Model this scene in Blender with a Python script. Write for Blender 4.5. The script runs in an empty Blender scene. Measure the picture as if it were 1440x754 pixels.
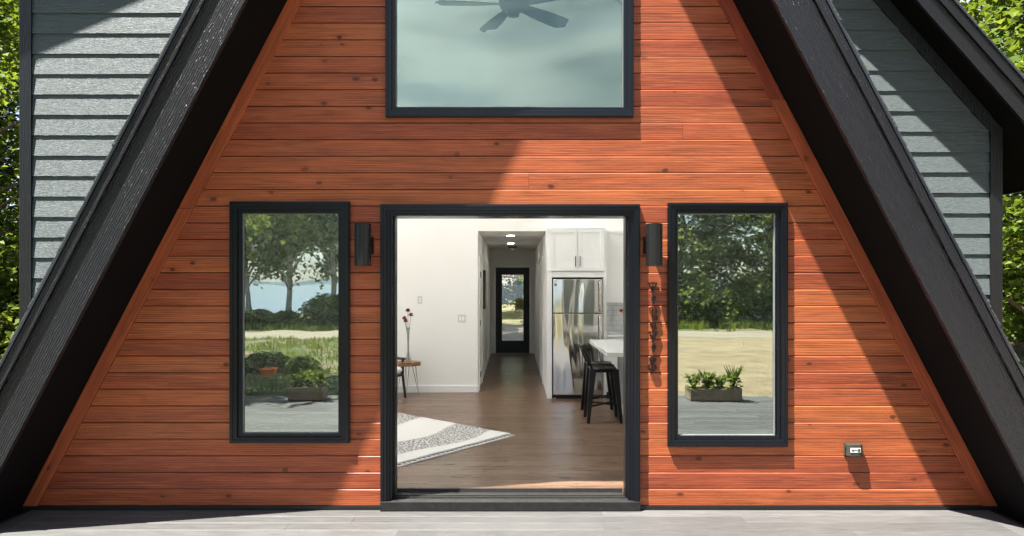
import bpy, bmesh, math, random
from mathutils import Vector, Matrix, noise
R = math.radians
random.seed(7)
scene = bpy.context.scene
col = scene.collection

# ------------------------------------------------------------------ camera numbers
FPX, CX, CY, D, EYE = 960.0, 722.0, 398.0, 5.333, 1.77
def at(px, py, Y):                    # photo pixel on the plane at depth Y behind the facade -> X, Z
    s = (D + Y) / FPX
    return (px - CX) * s, EYE - (py - CY) * s

CLOUD = (4.7, 8.2, 4.4)
# ------------------------------------------------------------------ materials
MATS = {}
class NT:
    def __init__(s, name):
        m = bpy.data.materials.new(name); m.use_nodes = True
        s.m = m; s.t = m.node_tree; s.n = s.t.nodes; s.l = s.t.links
        s.b = s.n['Principled BSDF']; s.out = s.n['Material Output']
        MATS[name] = m
    def add(s, typ, **kw):
        nd = s.n.new(typ)
        for k, v in kw.items():
            if hasattr(nd, k): setattr(nd, k, v)
        return nd
    def set(s, nd, **kw):
        for k, v in kw.items(): nd.inputs[k.replace('_', ' ')].default_value = v
        return nd
    def coord(s, scale=(1, 1, 1), rot=(0, 0, 0), kind='Object'):
        tc = s.add('ShaderNodeTexCoord'); mp = s.add('ShaderNodeMapping')
        mp.inputs['Scale'].default_value = scale; mp.inputs['Rotation'].default_value = rot
        s.l.new(tc.outputs[kind], mp.inputs['Vector']); return mp.outputs['Vector']
    def noise(s, vec, scale, detail=4, rough=.55, dist=0.0):
        nd = s.add('ShaderNodeTexNoise'); s.l.new(vec, nd.inputs['Vector'])
        nd.inputs['Scale'].default_value = scale; nd.inputs['Detail'].default_value = detail
        nd.inputs['Roughness'].default_value = rough; nd.inputs['Distortion'].default_value = dist
        return nd.outputs['Fac']
    def ramp(s, fac, stops):
        nd = s.add('ShaderNodeValToRGB'); s.l.new(fac, nd.inputs['Fac']); cr = nd.color_ramp
        while len(cr.elements) < len(stops): cr.elements.new(.5)
        for e, (p, c) in zip(cr.elements, stops):
            e.position = p; e.color = (c[0], c[1], c[2], 1) if not isinstance(c, (int, float)) else (c, c, c, 1)
        return nd.outputs['Color']
    def mix(s, fac, a, b, mode='MIX'):
        nd = s.add('ShaderNodeMix', data_type='RGBA', blend_type=mode)
        for sock, v in ((nd.inputs[0], fac), (nd.inputs[6], a), (nd.inputs[7], b)):
            if isinstance(v, (int, float)): sock.default_value = v if sock.type == 'VALUE' else (v, v, v, 1)
            elif isinstance(v, tuple): sock.default_value = (*v, 1)
            else: s.l.new(v, sock)
        return nd.outputs[2]
    def math(s, op, a, b=0.0, c=None):
        nd = s.add('ShaderNodeMath', operation=op)
        for i, v in enumerate((a, b) if c is None else (a, b, c)):
            if isinstance(v, (int, float)): nd.inputs[i].default_value = v
            else: s.l.new(v, nd.inputs[i])
        return nd.outputs[0]
    def bump(s, h, strength=.3, dist=.01, prev=None):
        nd = s.add('ShaderNodeBump'); s.l.new(h, nd.inputs['Height'])
        nd.inputs['Strength'].default_value = strength; nd.inputs['Distance'].default_value = dist
        if prev is not None: s.l.new(prev, nd.inputs['Normal'])
        s.l.new(nd.outputs['Normal'], s.b.inputs['Normal']); return nd.outputs['Normal']
    def base(s, c):
        if isinstance(c, tuple): s.b.inputs['Base Color'].default_value = (*c, 1)
        else: s.l.new(c, s.b.inputs['Base Color'])
    def rough(s, v):
        if isinstance(v, (int, float)): s.b.inputs['Roughness'].default_value = v
        else: s.l.new(v, s.b.inputs['Roughness'])

def simple(name, c, rough=.5, metal=0, bump=None, var=.12, vs=6, spec=None, coat=0):
    t = NT(name); v = t.coord()
    n = t.noise(v, vs, 5)
    t.base(t.mix(t.ramp(n, [(.3, 0.0), (.7, 1.0)]), tuple(x * (1 - var) for x in c), tuple(min(1, x * (1 + var)) for x in c)))
    t.rough(rough); t.b.inputs['Metallic'].default_value = metal
    if spec is not None: t.b.inputs['Specular IOR Level'].default_value = spec
    if coat: t.b.inputs['Coat Weight'].default_value = coat
    if bump: t.bump(t.noise(v, bump[0], 4), bump[1], bump[2])
    return t.m

def wood_boards(name, dark, light, axis=0, scale=1.0, rough=.45):
    """stained cedar: each board's tone from the mesh attribute 'tone', grain along the board, knots"""
    t = NT(name)
    tc = t.add('ShaderNodeTexCoord'); at_ = t.add('ShaderNodeAttribute', attribute_name='tone')
    cmb = t.add('ShaderNodeCombineXYZ')
    k = t.math('MULTIPLY', at_.outputs['Fac'], 37.0)
    for i in range(3): t.l.new(k, cmb.inputs[i])
    va = t.add('ShaderNodeVectorMath', operation='ADD')
    if axis:
        vr = t.add('ShaderNodeVectorRotate', rotation_type='Y_AXIS'); vr.inputs['Angle'].default_value = R(axis)
        t.l.new(tc.outputs['Object'], vr.inputs['Vector']); src = vr.outputs[0]
    else: src = tc.outputs['Object']
    t.l.new(src, va.inputs[0]); t.l.new(cmb.outputs[0], va.inputs[1])
    def mp(sc):
        m = t.add('ShaderNodeMapping'); m.inputs['Scale'].default_value = sc; t.l.new(va.outputs[0], m.inputs['Vector']); return m.outputs[0]
    fine = t.noise(mp((1.3, 30, 60)), 1.6, 6, .7, .9)
    coarse = t.noise(mp((.7, 8, 14)), 1.5, 4, .55, 1.5)
    # knots: few, round, dark hearted
    vor = t.add('ShaderNodeTexVoronoi', feature='F1'); t.l.new(mp((6.0, 0.001, 9.5)), vor.inputs['Vector']); vor.inputs['Scale'].default_value = 1.0
    sep = t.add('ShaderNodeSeparateColor'); t.l.new(vor.outputs['Color'], sep.inputs[0])
    keep = t.math('GREATER_THAN', sep.outputs[0], .64)
    wobble = t.math('ADD', t.math('MULTIPLY', vor.outputs['Distance'], t.math('ADD', t.math('MULTIPLY', sep.outputs[1], 2.2), .8)), t.math('MULTIPLY', t.math('SUBTRACT', t.noise(mp((22, 22, 70)), 1, 4), .5), .16))
    knot = t.math('MULTIPLY', t.ramp(wobble, [(.0, 1.0), (.09, .9), (.17, 0.0)]), keep)
    halo = t.math('MULTIPLY', t.ramp(wobble, [(.1, 1.0), (.42, 0.0)]), keep)
    rim = t.math('MULTIPLY', t.ramp(wobble, [(.15, 0.0), (.20, 1.0), (.26, 0.0)]), keep)
    swirl = t.add('ShaderNodeTexWave', wave_type='BANDS', bands_direction='Z')
    t.l.new(mp((.35, 1, 16)), swirl.inputs['Vector'])
    swirl.inputs['Scale'].default_value = 1.1; swirl.inputs['Distortion'].default_value = 5.0; swirl.inputs['Detail'].default_value = 3; swirl.inputs['Detail Scale'].default_value = 1.1
    g = t.math('ADD', t.math('MULTIPLY', fine, .55), t.math('MULTIPLY', swirl.outputs['Fac'], .10))
    g = t.math('ADD', g, t.math('MULTIPLY', coarse, .35))
    mott = t.noise(mp((2.2, 5, 9)), 1.0, 3)
    c = t.mix(t.ramp(g, [(.36, 0.0), (.62, 1.0)]), dark, light)
    tone = t.math('ADD', t.math('MULTIPLY', at_.outputs['Fac'], .40), .78)
    cc = t.add('ShaderNodeHueSaturation'); t.l.new(c, cc.inputs['Color']); t.l.new(tone, cc.inputs['Value'])
    t.l.new(t.math('ADD', t.math('MULTIPLY', at_.outputs['Fac'], .012), .494), cc.inputs['Hue'])
    c = t.mix(t.math('MULTIPLY', knot, .85), cc.outputs[0], tuple(x * .22 for x in dark))
    c = t.mix(t.math('MULTIPLY', t.math('MULTIPLY', halo, t.ramp(fine, [(.4, 1.0), (.6, .2)])), .5), c, tuple(x * .6 for x in dark))
    c = t.mix(t.math('MULTIPLY', rim, .12), c, tuple(min(1, x * 1.3) for x in light))
    c = t.mix(t.math('MULTIPLY', t.ramp(mott, [(.45, 0.0), (.7, 1.0)]), .3), c, tuple(min(1, x * 1.2) for x in light))
    streak = t.noise(mp((2.4, 30, 110)), 1.3, 3, .6, .4)
    c = t.mix(t.math('MULTIPLY', t.ramp(streak, [(.60, 0.0), (.70, 1.0)]), .45), c, (min(1, light[0] * 1.45), light[1] * 2.1, light[2] * 2.2))
    t.base(c); t.rough(t.math('ADD', t.math('MULTIPLY', fine, .25), rough - .1))
    t.b.inputs['Specular IOR Level'].default_value = .35
    t.bump(g, .5, .004)
    return t.m

wood_boards('cedar', (.145, .035, .014), (.425, .103, .038))
wood_boards('cedar_trim', (.17, .034, .014), (.41, .086, .035), axis=62.4)
wood_boards('cedar_trim_right', (.17, .034, .014), (.41, .086, .035), axis=-62.4)

def embossed(name, c, rough, axis, strength, dist, spec=.5, var=.1, sx=3, sz=60):
    """paint over wood-grain embossing"""
    t = NT(name); tc = t.add('ShaderNodeTexCoord')
    src = tc.outputs['Object']
    if axis:
        vr = t.add('ShaderNodeVectorRotate', rotation_type='Y_AXIS'); vr.inputs['Angle'].default_value = R(axis)
        t.l.new(src, vr.inputs['Vector']); src = vr.outputs[0]
    m = t.add('ShaderNodeMapping'); m.inputs['Scale'].default_value = (sx, 12, sz); t.l.new(src, m.inputs['Vector'])
    a = t.noise(m.outputs[0], 1.0, 5, .6, 1.6)
    m2 = t.add('ShaderNodeMapping'); m2.inputs['Scale'].default_value = (sx * .35, 4, sz * .22); t.l.new(src, m2.inputs['Vector'])
    w = t.add('ShaderNodeTexWave', bands_direction='Z'); t.l.new(m2.outputs[0], w.inputs['Vector'])
    w.inputs['Scale'].default_value = 2.2; w.inputs['Distortion'].default_value = 7; w.inputs['Detail'].default_value = 3
    h = t.math('ADD', t.math('MULTIPLY', a, .65), t.math('MULTIPLY', w.outputs['Fac'], .35))
    h2 = t.ramp(h, [(.38, 0.0), (.62, 1.0)])
    lo = tuple(x * (1 - var) for x in c); hi = tuple(x * (1 + var) for x in c)
    big = t.noise(tc.outputs['Object'], 2.5, 4)
    t.base(t.mix(big, lo, hi)); t.rough(rough); t.b.inputs['Specular IOR Level'].default_value = spec
    t.bump(h2, strength, dist)
    return t.m
embossed('grey_siding', (.088, .120, .128), .55, 0, 1.0, .008, sx=12, sz=110)
embossed('black_rake', (.013, .0135, .016), .38, 62.4, .8, .009, spec=.42, sx=9, sz=42)
embossed('black_rake_right', (.013, .0125, .017), .36, -62.4, .8, .008, spec=.55, sx=8, sz=42)
embossed('black_rake_side', (.009, .009, .011), .38, -48.5, .5, .006, spec=.45, sx=8, sz=55)
embossed('black_trim', (.007, .0075, .009), .4, 90, .6, .005, spec=.4, sx=8, sz=55)
t = NT('black_soffit'); v = t.coord()
t.base(t.mix(t.noise(v, 3, 5), (.003, .0027, .0027), (.006, .0052, .005))); t.rough(.85); t.b.inputs['Specular IOR Level'].default_value = .12; t.bump(t.noise(t.coord((3, 40, 3)), 2, 4), .3, .003)
simple('black_frame', (.003, .0042, .0075), .27, spec=.38, bump=(3, .05, .002))  # black, with a blue tint in the colour standing in for sky reflection
simple('black_metal', (.004, .004, .0045), .42, spec=.45, var=.05)
simple('drip_metal', (.018, .024, .034), .22, spec=.6)
simple('bronze', (.040, .037, .026), .35, spec=.6)
simple('dark_gap', (.03, .014, .01), .9)
simple('flashing', (.006, .006, .006), .5)
simple('shingles', (.05, .048, .045), .95, bump=(90, .8, .01), var=.5, vs=40)

# glass that mirrors the yard and shows the room dimly
def glass(name, tint, refl, fac, wav=.02, wsc=2.0):
    t = NT(name); n, l = t.n, t.l
    tr = t.add('ShaderNodeBsdfTransparent'); tr.inputs[0].default_value = (*tint, 1)
    gl = t.add('ShaderNodeBsdfGlossy'); gl.inputs['Color'].default_value = (*refl, 1); gl.inputs['Roughness'].default_value = .0
    lw = t.add('ShaderNodeLayerWeight'); lw.inputs['Blend'].default_value = .3
    f = t.math('MINIMUM', t.math('ADD', t.math('MULTIPLY', lw.outputs['Fresnel'], .5), fac), .95)
    mx = t.add('ShaderNodeMixShader'); l.new(f, mx.inputs[0]); l.new(tr.outputs[0], mx.inputs[1]); l.new(gl.outputs[0], mx.inputs[2])
    b = t.add('ShaderNodeBump'); l.new(t.noise(t.coord(), wsc, 2, .4), b.inputs['Height']); b.inputs['Strength'].default_value = wav; b.inputs['Distance'].default_value = .05
    l.new(b.outputs[0], gl.inputs['Normal'])
    l.new(mx.outputs[0], t.out.inputs['Surface'])
    return t.m
glass('window_glass', (.09, .115, .105), (.88, .97, .92), .46, .02)
glass('gable_glass', (.13, .165, .15), (.66, .84, .73), .27, .02)
glass('side_glass', (.9, .93, .92), (.9, .9, .9), .05, .0)
glass('rear_glass', (.98, .99, .98), (.9, .9, .9), .06, .0)
glass('vase_glass', (.86, .9, .88), (.95, .95, .95), .08, .0)

t = NT('frosted_pane')  # translucent white, spreads sun from the added roof light into the room
tr = t.add('ShaderNodeBsdfTranslucent'); tr.inputs['Color'].default_value = (1, 1, 1, 1)
t.l.new(tr.outputs[0], t.out.inputs['Surface'])
t = NT('composite_deck'); 
at_ = t.add('ShaderNodeAttribute', attribute_name='tone')
g = t.noise(t.coord((2.5, 45, 1)), 1.5, 6, .65, .6); sp = t.noise(t.coord(), 160, 2, .5); bl = t.noise(t.coord(), 1.3, 4)
c = t.mix(t.ramp(g, [(.3, 0.0), (.7, 1.0)]), (.048, .0475, .047), (.115, .113, .11))
c = t.mix(t.math('MULTIPLY', t.ramp(sp, [(.55, 0.0), (.7, 1.0)]), .35), c, (.04, .039, .038))
c = t.mix(t.math('MULTIPLY', t.ramp(bl, [(.5, 0.0), (.75, 1.0)]), .35), c, (.12, .118, .116))
hs = t.add('ShaderNodeHueSaturation'); t.l.new(c, hs.inputs['Color']); t.l.new(t.math('ADD', t.math('MULTIPLY', at_.outputs['Fac'], .4), .72), hs.inputs['Value'])
t.base(hs.outputs[0]); t.rough(.6); t.bump(g, .5, .003)

# vinyl plank floor, planks run left-right
t = NT('plank_floor'); v = t.coord()
br = t.add('ShaderNodeTexBrick'); t.l.new(v, br.inputs['Vector']); br.offset = .37; br.offset_frequency = 1
t.set(br, Scale=1.0, Mortar_Size=.0015, Brick_Width=1.22, Row_Height=.152, Mortar_Smooth=.2, Bias=0.0)
br.inputs['Color1'].default_value = (0, 0, 0, 1); br.inputs['Color2'].default_value = (1, 1, 1, 1); br.inputs['Mortar'].default_value = (.5, .5, .5, 1)
g1 = t.noise(t.coord((1.2, 26, 1)), 2.2, 7, .68, 1.0); g2 = t.noise(t.coord((.5, 5, 1)), 1.4, 4, .6, 1.2)
gg = t.math('ADD', t.math('MULTIPLY', g1, .55), t.math('MULTIPLY', g2, .3)); gg = t.math('ADD', gg, t.math('MULTIPLY', br.outputs['Color'], .17))
c = t.mix(t.ramp(gg, [(.34, 0.0), (.66, 1.0)]), (.06, .031, .018), (.20, .122, .078))
c = t.mix(br.outputs['Fac'], c, (.04, .025, .017)); t.base(c)
t.rough(t.math('ADD', t.math('MULTIPLY', g1, .25), .17)); t.bump(gg, .12, .003); t.b.inputs['Specular IOR Level'].default_value = .55

simple('wall_paint', (.88, .875, .85), .75, bump=(120, .05, .001), var=.015, vs=1)
simple('white_trim', (.84, .85, .85), .4, var=.01)
simple('ceiling_paint', (.88, .87, .83), .85, bump=(60, .1, .002), var=.015)
simple('cabinet_white', (.88, .89, .89), .35, var=.01)
simple('quartz', (.80, .82, .82), .08, var=.04, vs=30, spec=.7)
simple('plate_white', (.62, .62, .6), .4, var=.02)
simple('cushion', (.72, .70, .67), .9, bump=(160, .3, .003))
simple('black_wood', (.012, .011, .011), .35)
simple('stem_green', (.12, .16, .08), .6)
simple('petals', (.22, .006, .008), .7, bump=(60, .6, .01), var=.4, vs=40)
simple('petals_bright', (.55, .03, .015), .7, bump=(60, .6, .01), var=.3, vs=40)
simple('navy_door', (.003, .007, .012), .35, spec=.3)
simple('sill_metal', (.014, .0132, .0128), .55, var=.5, vs=25, bump=(40, .3, .003), spec=.4)
simple('bead_grey', (.16, .165, .165), .5)
simple('fan_black', (.02, .022, .026), .45)
simple('picture_mat', (.12, .12, .12), .3)
t = NT('lamp_lens'); t.base((.9, .88, .82)); t.b.inputs['Emission Color'].default_value = (1, .93, .82, 1); t.b.inputs['Emission Strength'].default_value = 13
t = NT('steel'); v = t.coord((1, 1, 60)); t.base((.62, .61, .59)); t.b.inputs['Metallic'].default_value = 1; t.rough(.1)
wv = t.noise(t.coord((3.8, 1, .8)), 1.0, 1, .4, .5); nb = t.bump(wv, .6, .05)
t = NT('table_wood'); v = t.coord((3, 14, 14)); n_ = t.noise(v, 2, 5, .6, 2); t.base(t.ramp(n_, [(.35, (.09, .04, .018)), (.65, (.36, .2, .1))])); t.rough(.4)
t = NT('rug'); 
v = t.coord(); nz = t.noise(v, 46, 3, .7, .5); band = t.add('ShaderNodeTexWave', bands_direction='Y', wave_profile='SIN')
t.l.new(t.coord((1, 1, 1), (0, 0, R(-50.3))), band.inputs['Vector']); band.inputs['Scale'].default_value = .42; band.inputs['Distortion'].default_value = 9.0; band.inputs['Detail'].default_value = 2; band.inputs['Detail Scale'].default_value = .55; band.inputs['Phase Offset'].default_value = 2.2
thr = t.ramp(band.outputs['Fac'], [(.38, 0.0), (.52, 1.0)])
spk = t.ramp(nz, [(.47, 1.0), (.54, 0.0)])
c = t.mix(t.math('MULTIPLY', thr, spk), (.64, .63, .61), (.12, .115, .11)); t.base(c); t.rough(.95); t.bump(t.noise(v, 120, 3), .7, .01)
t = NT('backsplash'); br = t.add('ShaderNodeTexBrick'); t.l.new(t.coord((1, 1, 1), (R(90), 0, 0)), br.inputs['Vector'])
t.set(br, Scale=1.0, Mortar_Size=.002, Brick_Width=.15, Row_Height=.075); br.inputs['Color1'].default_value = (.78, .8, .81, 1); br.inputs['Color2'].default_value = (.84, .86, .86, 1); br.inputs['Mortar'].default_value = (.45, .46, .46, 1)
t.base(br.outputs['Color']); t.rough(.12)
simple('grey_cabinet', (.55, .57, .60), .4, var=.02)

# ground kinds
t = NT('grass_ground'); v = t.coord(); a = t.noise(v, 1.1, 6, .7); b_ = t.noise(v, 14, 5, .7); dd = t.noise(v, .45, 4, .6, .5)
c = t.mix(t.ramp(b_, [(.35, 0.0), (.65, 1.0)]), (.03, .05, .010), (.09, .115, .024))
c = t.mix(t.ramp(t.math('ADD', t.math('MULTIPLY', a, .5), t.math('MULTIPLY', dd, .5)), [(.45, 0.0), (.56, 1.0)]), c, (.15, .12, .07))
t.base(c); t.rough(.95); t.bump(b_, 1.0, .05)
t = NT('gravel'); v = t.coord(); a = t.noise(v, 1.4, 6, .7); b_ = t.noise(v, 22, 4, .7)
c = t.mix(t.ramp(a, [(.35, 0.0), (.65, 1.0)]), (.15, .115, .065), (.26, .205, .12))
c = t.mix(t.math('MULTIPLY', t.ramp(b_, [(.5, 0.0), (.65, 1.0)]), .4), c, (.09, .075, .05)); t.base(c); t.rough(.95); t.bump(b_, .8, .03)
t = NT('road_dirt'); v = t.coord((.25, 3, 1)); a = t.noise(v, 1.4, 5, .7); t.base(t.ramp(a, [(.3, (.15, .13, .095)), (.7, (.25, .22, .165))])); t.rough(.95); t.bump(t.noise(t.coord(), 20, 4), .6, .02)
t = NT('lake_water'); t.base((.035, .12, .21)); t.rough(.12); t.b.inputs['Specular IOR Level'].default_value = .7; t.bump(t.noise(t.coord((.6, 2.2, 1)), .9, 5, .6), .25, .12)
t = NT('bark_mulch'); v = t.coord(); a = t.noise(v, 30, 5, .75); t.base(t.ramp(a, [(.35, (.05, .025, .012)), (.5, (.2, .11, .05)), (.68, (.45, .3, .16))])); t.rough(.95); t.bump(a, 1, .05)
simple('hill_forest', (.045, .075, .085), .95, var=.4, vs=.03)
simple('planter_wood', (.22, .17, .12), .8, bump=(30, .4, .01), var=.3)
simple('concrete', (.45, .45, .43), .8, bump=(50, .3, .005))
simple('shed_paint', (.30, .31, .31), .7)
simple('orange_plastic', (.8, .2, .02), .4)
def leaf(name, c1, c2, c3, tl=.45):
    t = NT(name); g = t.add('ShaderNodeNewGeometry')
    cc = t.ramp(g.outputs['Random Per Island'], [(.0, c1), (.5, c2), (1, c3)])
    big = t.noise(t.coord(), 1.1, 2)
    cc = t.mix(t.math('MULTIPLY', t.ramp(big, [(.4, 0.0), (.6, 1.0)]), .5), cc, c1)
    t.base(cc); t.rough(.55); t.b.inputs['Specular IOR Level'].default_value = .3
    tr = t.add('ShaderNodeBsdfTranslucent'); t.l.new(t.mix(.5, cc, (.25, .3, .02)), tr.inputs['Color'])
    mx = t.add('ShaderNodeMixShader'); mx.inputs[0].default_value = tl
    t.l.new(t.b.outputs[0], mx.inputs[1]); t.l.new(tr.outputs[0], mx.inputs[2]); t.l.new(mx.outputs[0], t.out.inputs['Surface'])
leaf('leaf_maple', (.035, .075, .010), (.075, .135, .016), (.17, .23, .028))
leaf('leaf_dark', (.014, .035, .010), (.03, .06, .014), (.055, .095, .02), .2)
leaf('leaf_birch', (.04, .075, .012), (.13, .18, .025), (.28, .30, .05))
leaf('leaf_shrub', (.04, .08, .012), (.12, .17, .025), (.24, .28, .045))
simple('bark', (.11, .085, .065), .9, bump=(18, .9, .03), var=.4, vs=8)
simple('bark_pale', (.42, .40, .36), .85, bump=(14, .6, .02), var=.35, vs=7)
M = MATS

# ------------------------------------------------------------------ mesh builder
class MB:
    def __init__(s): s.v = []; s.f = []; s.tone = []; s.cur = .5
    def vert(s, p): s.v.append(tuple(p)); s.tone.append(s.cur); return len(s.v) - 1
    def face(s, pts): s.f.append([s.vert(p) for p in pts])
    def idx(s, vs, fs):
        o = len(s.v)
        for p in vs: s.vert(p)
        for f in fs: s.f.append([o + i for i in f])
    def box(s, x0, x1, y0, y1, z0, z1):
        x0, x1 = min(x0, x1), max(x0, x1); y0, y1 = min(y0, y1), max(y0, y1); z0, z1 = min(z0, z1), max(z0, z1)
        vs = [(x, y, z) for z in (z0, z1) for y in (y0, y1) for x in (x0, x1)]
        s.idx(vs, [(0, 2, 3, 1), (4, 5, 7, 6), (0, 1, 5, 4), (2, 6, 7, 3), (0, 4, 6, 2), (1, 3, 7, 5)]); return s
    def prism(s, poly, y0, y1, axis='y'):
        """poly: list of (a,b); axis y -> (x,z), axis z -> (x,y), axis x -> (y,z)"""
        n = len(poly)
        def P(a, b, c): return {'y': (a, c, b), 'z': (a, b, c), 'x': (c, a, b)}[axis]
        vs = [P(a, b, y0) for a, b in poly] + [P(a, b, y1) for a, b in poly]
        fs = [tuple(range(n)), tuple(reversed(range(n, 2 * n)))] + [(i, i + n, (i + 1) % n + n, (i + 1) % n) for i in range(n)]
        s.idx(vs, fs); return s
    def ring(s, x0, x1, z0, z1, w, y0, y1, wb=None, wt=None):
        """rectangular frame, width w inward, mitred, as one body"""
        wb = w if wb is None else wb; wt = w if wt is None else wt
        o = [(x0, z0), (x1, z0), (x1, z1), (x0, z1)]; i = [(x0 + w, z0 + wb), (x1 - w, z0 + wb), (x1 - w, z1 - wt), (x0 + w, z1 - wt)]
        vs = [(a, y0, b) for a, b in o] + [(a, y0, b) for a, b in i] + [(a, y1, b) for a, b in o] + [(a, y1, b) for a, b in i]
        fs = []
        for k in range(4):
            j = (k + 1) % 4
            fs += [(k, j, j + 4, k + 4), (k + 8, k + 12, j + 12, j + 8), (k, k + 8, j + 8, j), (k + 4, j + 4, j + 12, k + 12)]
        s.idx(vs, fs); return s
    def tube(s, pts, radii, seg=10, cap=True):
        if isinstance(radii, (int, float)): radii = [radii] * len(pts)
        pts = [Vector(p) for p in pts]; o = len(s.v); ref = None
        for i, p in enumerate(pts):
            d = (pts[min(i + 1, len(pts) - 1)] - pts[max(i - 1, 0)]).normalized()
            if ref is None: ref = Vector((0, 0, 1)) if abs(d.z) < .9 else Vector((1, 0, 0))
            u = d.cross(ref).normalized(); w = u.cross(d).normalized(); ref = w
            for k in range(seg):
                a = 2 * math.pi * k / seg; s.vert(p + (u * math.cos(a) + w * math.sin(a)) * radii[i])
        for i in range(len(pts) - 1):
            for k in range(seg):
                s.f.append([o + i * seg + k, o + i * seg + (k + 1) % seg, o + (i + 1) * seg + (k + 1) % seg, o + (i + 1) * seg + k])
        if cap:
            s.f.append([o + k for k in reversed(range(seg))]); s.f.append([o + (len(pts) - 1) * seg + k for k in range(seg)])
        return s
    def bar(s, a, b, wa, wb, da=None, db=None):
        """tapering rectangular bar"""
        a = Vector(a); b = Vector(b); d = (b - a).normalized(); ref = Vector((0, 1, 0)) if abs(d.y) < .9 else Vector((1, 0, 0))
        u = d.cross(ref).normalized(); w = u.cross(d).normalized(); da = wa if da is None else da; db = wb if db is None else db
        vs = [p + u * x * ww / 2 + w * y * dd / 2 for p, ww, dd in ((a, wa, da), (b, wb, db)) for x, y in ((-1, -1), (1, -1), (1, 1), (-1, 1))]
        s.idx(vs, [(0, 1, 2, 3), (7, 6, 5, 4), (0, 4, 5, 1), (1, 5, 6, 2), (2, 6, 7, 3), (3, 7, 4, 0)]); return s
    def lathe(s, prof, c=(0, 0, 0), seg=24, sq=1.0):
        o = len(s.v)
        for r, z in prof:
            for k in range(seg):
                a = 2 * math.pi * k / seg; s.vert((c[0] + r * math.cos(a), c[1] + r * math.sin(a) * sq, c[2] + z))
        for i in range(len(prof) - 1):
            for k in range(seg):
                s.f.append([o + i * seg + k, o + i * seg + (k + 1) % seg, o + (i + 1) * seg + (k + 1) % seg, o + (i + 1) * seg + k])
        s.f.append([o + k for k in reversed(range(seg))]); s.f.append([o + (len(prof) - 1) * seg + k for k in range(seg)])
        return s
    def blob(s, c, r, n=2, amp=.25, sc=2.0, flat=1.0):
        bm = bmesh.new(); bmesh.ops.create_icosphere(bm, subdivisions=n, radius=1)
        vs = []
        for v in bm.verts:
            k = 1 + amp * noise.noise(v.co * sc + Vector(c) * 3)
            vs.append((c[0] + v.co.x * r * k, c[1] + v.co.y * r * k, c[2] + v.co.z * r * k * flat))
        s.idx(vs, [[v.index for v in f.verts] for f in bm.faces]); bm.free(); return s
    def build(s, name, mat, parent=None, bevel=0, smooth=False, recalc=True, seg=2):
        me = bpy.data.meshes.new(name)
        off = Vector((0, 0, 0))
        p = parent
        while p is not None: off += p.location; p = p.parent
        me.from_pydata([tuple(Vector(v) - off) for v in s.v], [], s.f)
        a = me.attributes.new('tone', 'FLOAT', 'POINT'); a.data.foreach_set('value', s.tone)
        me.materials.append(M[mat] if isinstance(mat, str) else mat)
        if recalc:
            bm = bmesh.new(); bm.from_mesh(me); bmesh.ops.recalc_face_normals(bm, faces=bm.faces); bm.to_mesh(me); bm.free()
        if smooth:
            me.polygons.foreach_set('use_smooth', [True] * len(me.polygons))
            if smooth == 'auto':
                me.set_sharp_from_angle(angle=R(40))
        o = bpy.data.objects.new(name, me); col.objects.link(o)
        if parent is not None: o.parent = parent
        if bevel:
            b = o.modifiers.new('bevel', 'BEVEL'); b.width = bevel; b.segments = seg; b.limit_method = 'ANGLE'; b.angle_limit = R(35)
        return o

def tag(o, label=None, cat=None, group=None, kind=None):
    if label: o['label'] = label
    if cat: o['category'] = cat
    if group: o['group'] = group
    if kind: o['kind'] = kind
    return o
def thing(name, loc, label, cat, group=None, rz=0):
    o = bpy.data.objects.new(name, None); col.objects.link(o); o.location = loc; o.empty_display_size = .2
    tag(o, label, cat, group)
    if rz: o['_rz'] = rz
    return o
def finish_rot(o):                     # turn a thing after its parts are built
    if '_rz' in o: o.rotation_euler.z = o['_rz']; del o['_rz']
def dup(root, loc, rz=0, scale=None, label=None, group=None):
    r = root.copy(); col.objects.link(r); r.location = loc; r.rotation_euler = (0, 0, rz)
    if scale: r.scale = scale if not isinstance(scale, (int, float)) else (scale,) * 3
    if label: r['label'] = label
    if group: r['group'] = group
    for ch in list(root.children):
        c = ch.copy(); col.objects.link(c); c.parent = r
        for g in ch.children:
            d = g.copy(); col.objects.link(d); d.parent = c
    return r

# ================================================================== THE HOUSE
XC, ZAP, SL = -.026, 7.29, 1.91                     # centre, apex height (underside), slope of the A
def ahalf(z): return (ZAP - z) / SL
house = thing('cabin', (0, 0, 0), 'A-frame cabin with red cedar front, black rake boards and grey lap siding', 'house')
FL = .10                                            # interior floor level

# openings on the facade: x0,x1,z0,z1
def fr(px0, px1, py0, py1):
    x0, z1 = at(px0, py0, 0); x1, z0 = at(px1, py1, 0); return (x0, x1, z0, z1)
W_L = fr(325, 493, 284, 622); W_R = fr(938, 1106, 286, 627); DOOR = fr(536, 899, 288, 715)
W_T = fr(543, 890, -170, 166)
holes = [W_L, W_R, DOOR, W_T]
inset = .02                                         # cladding tucks behind the casings
H = [(a + inset, b - inset, c + inset, d - inset) for a, b, c, d in holes]
H[2] = (DOOR[0] + inset, DOOR[1] - inset, -.1, DOOR[3] - inset)

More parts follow.
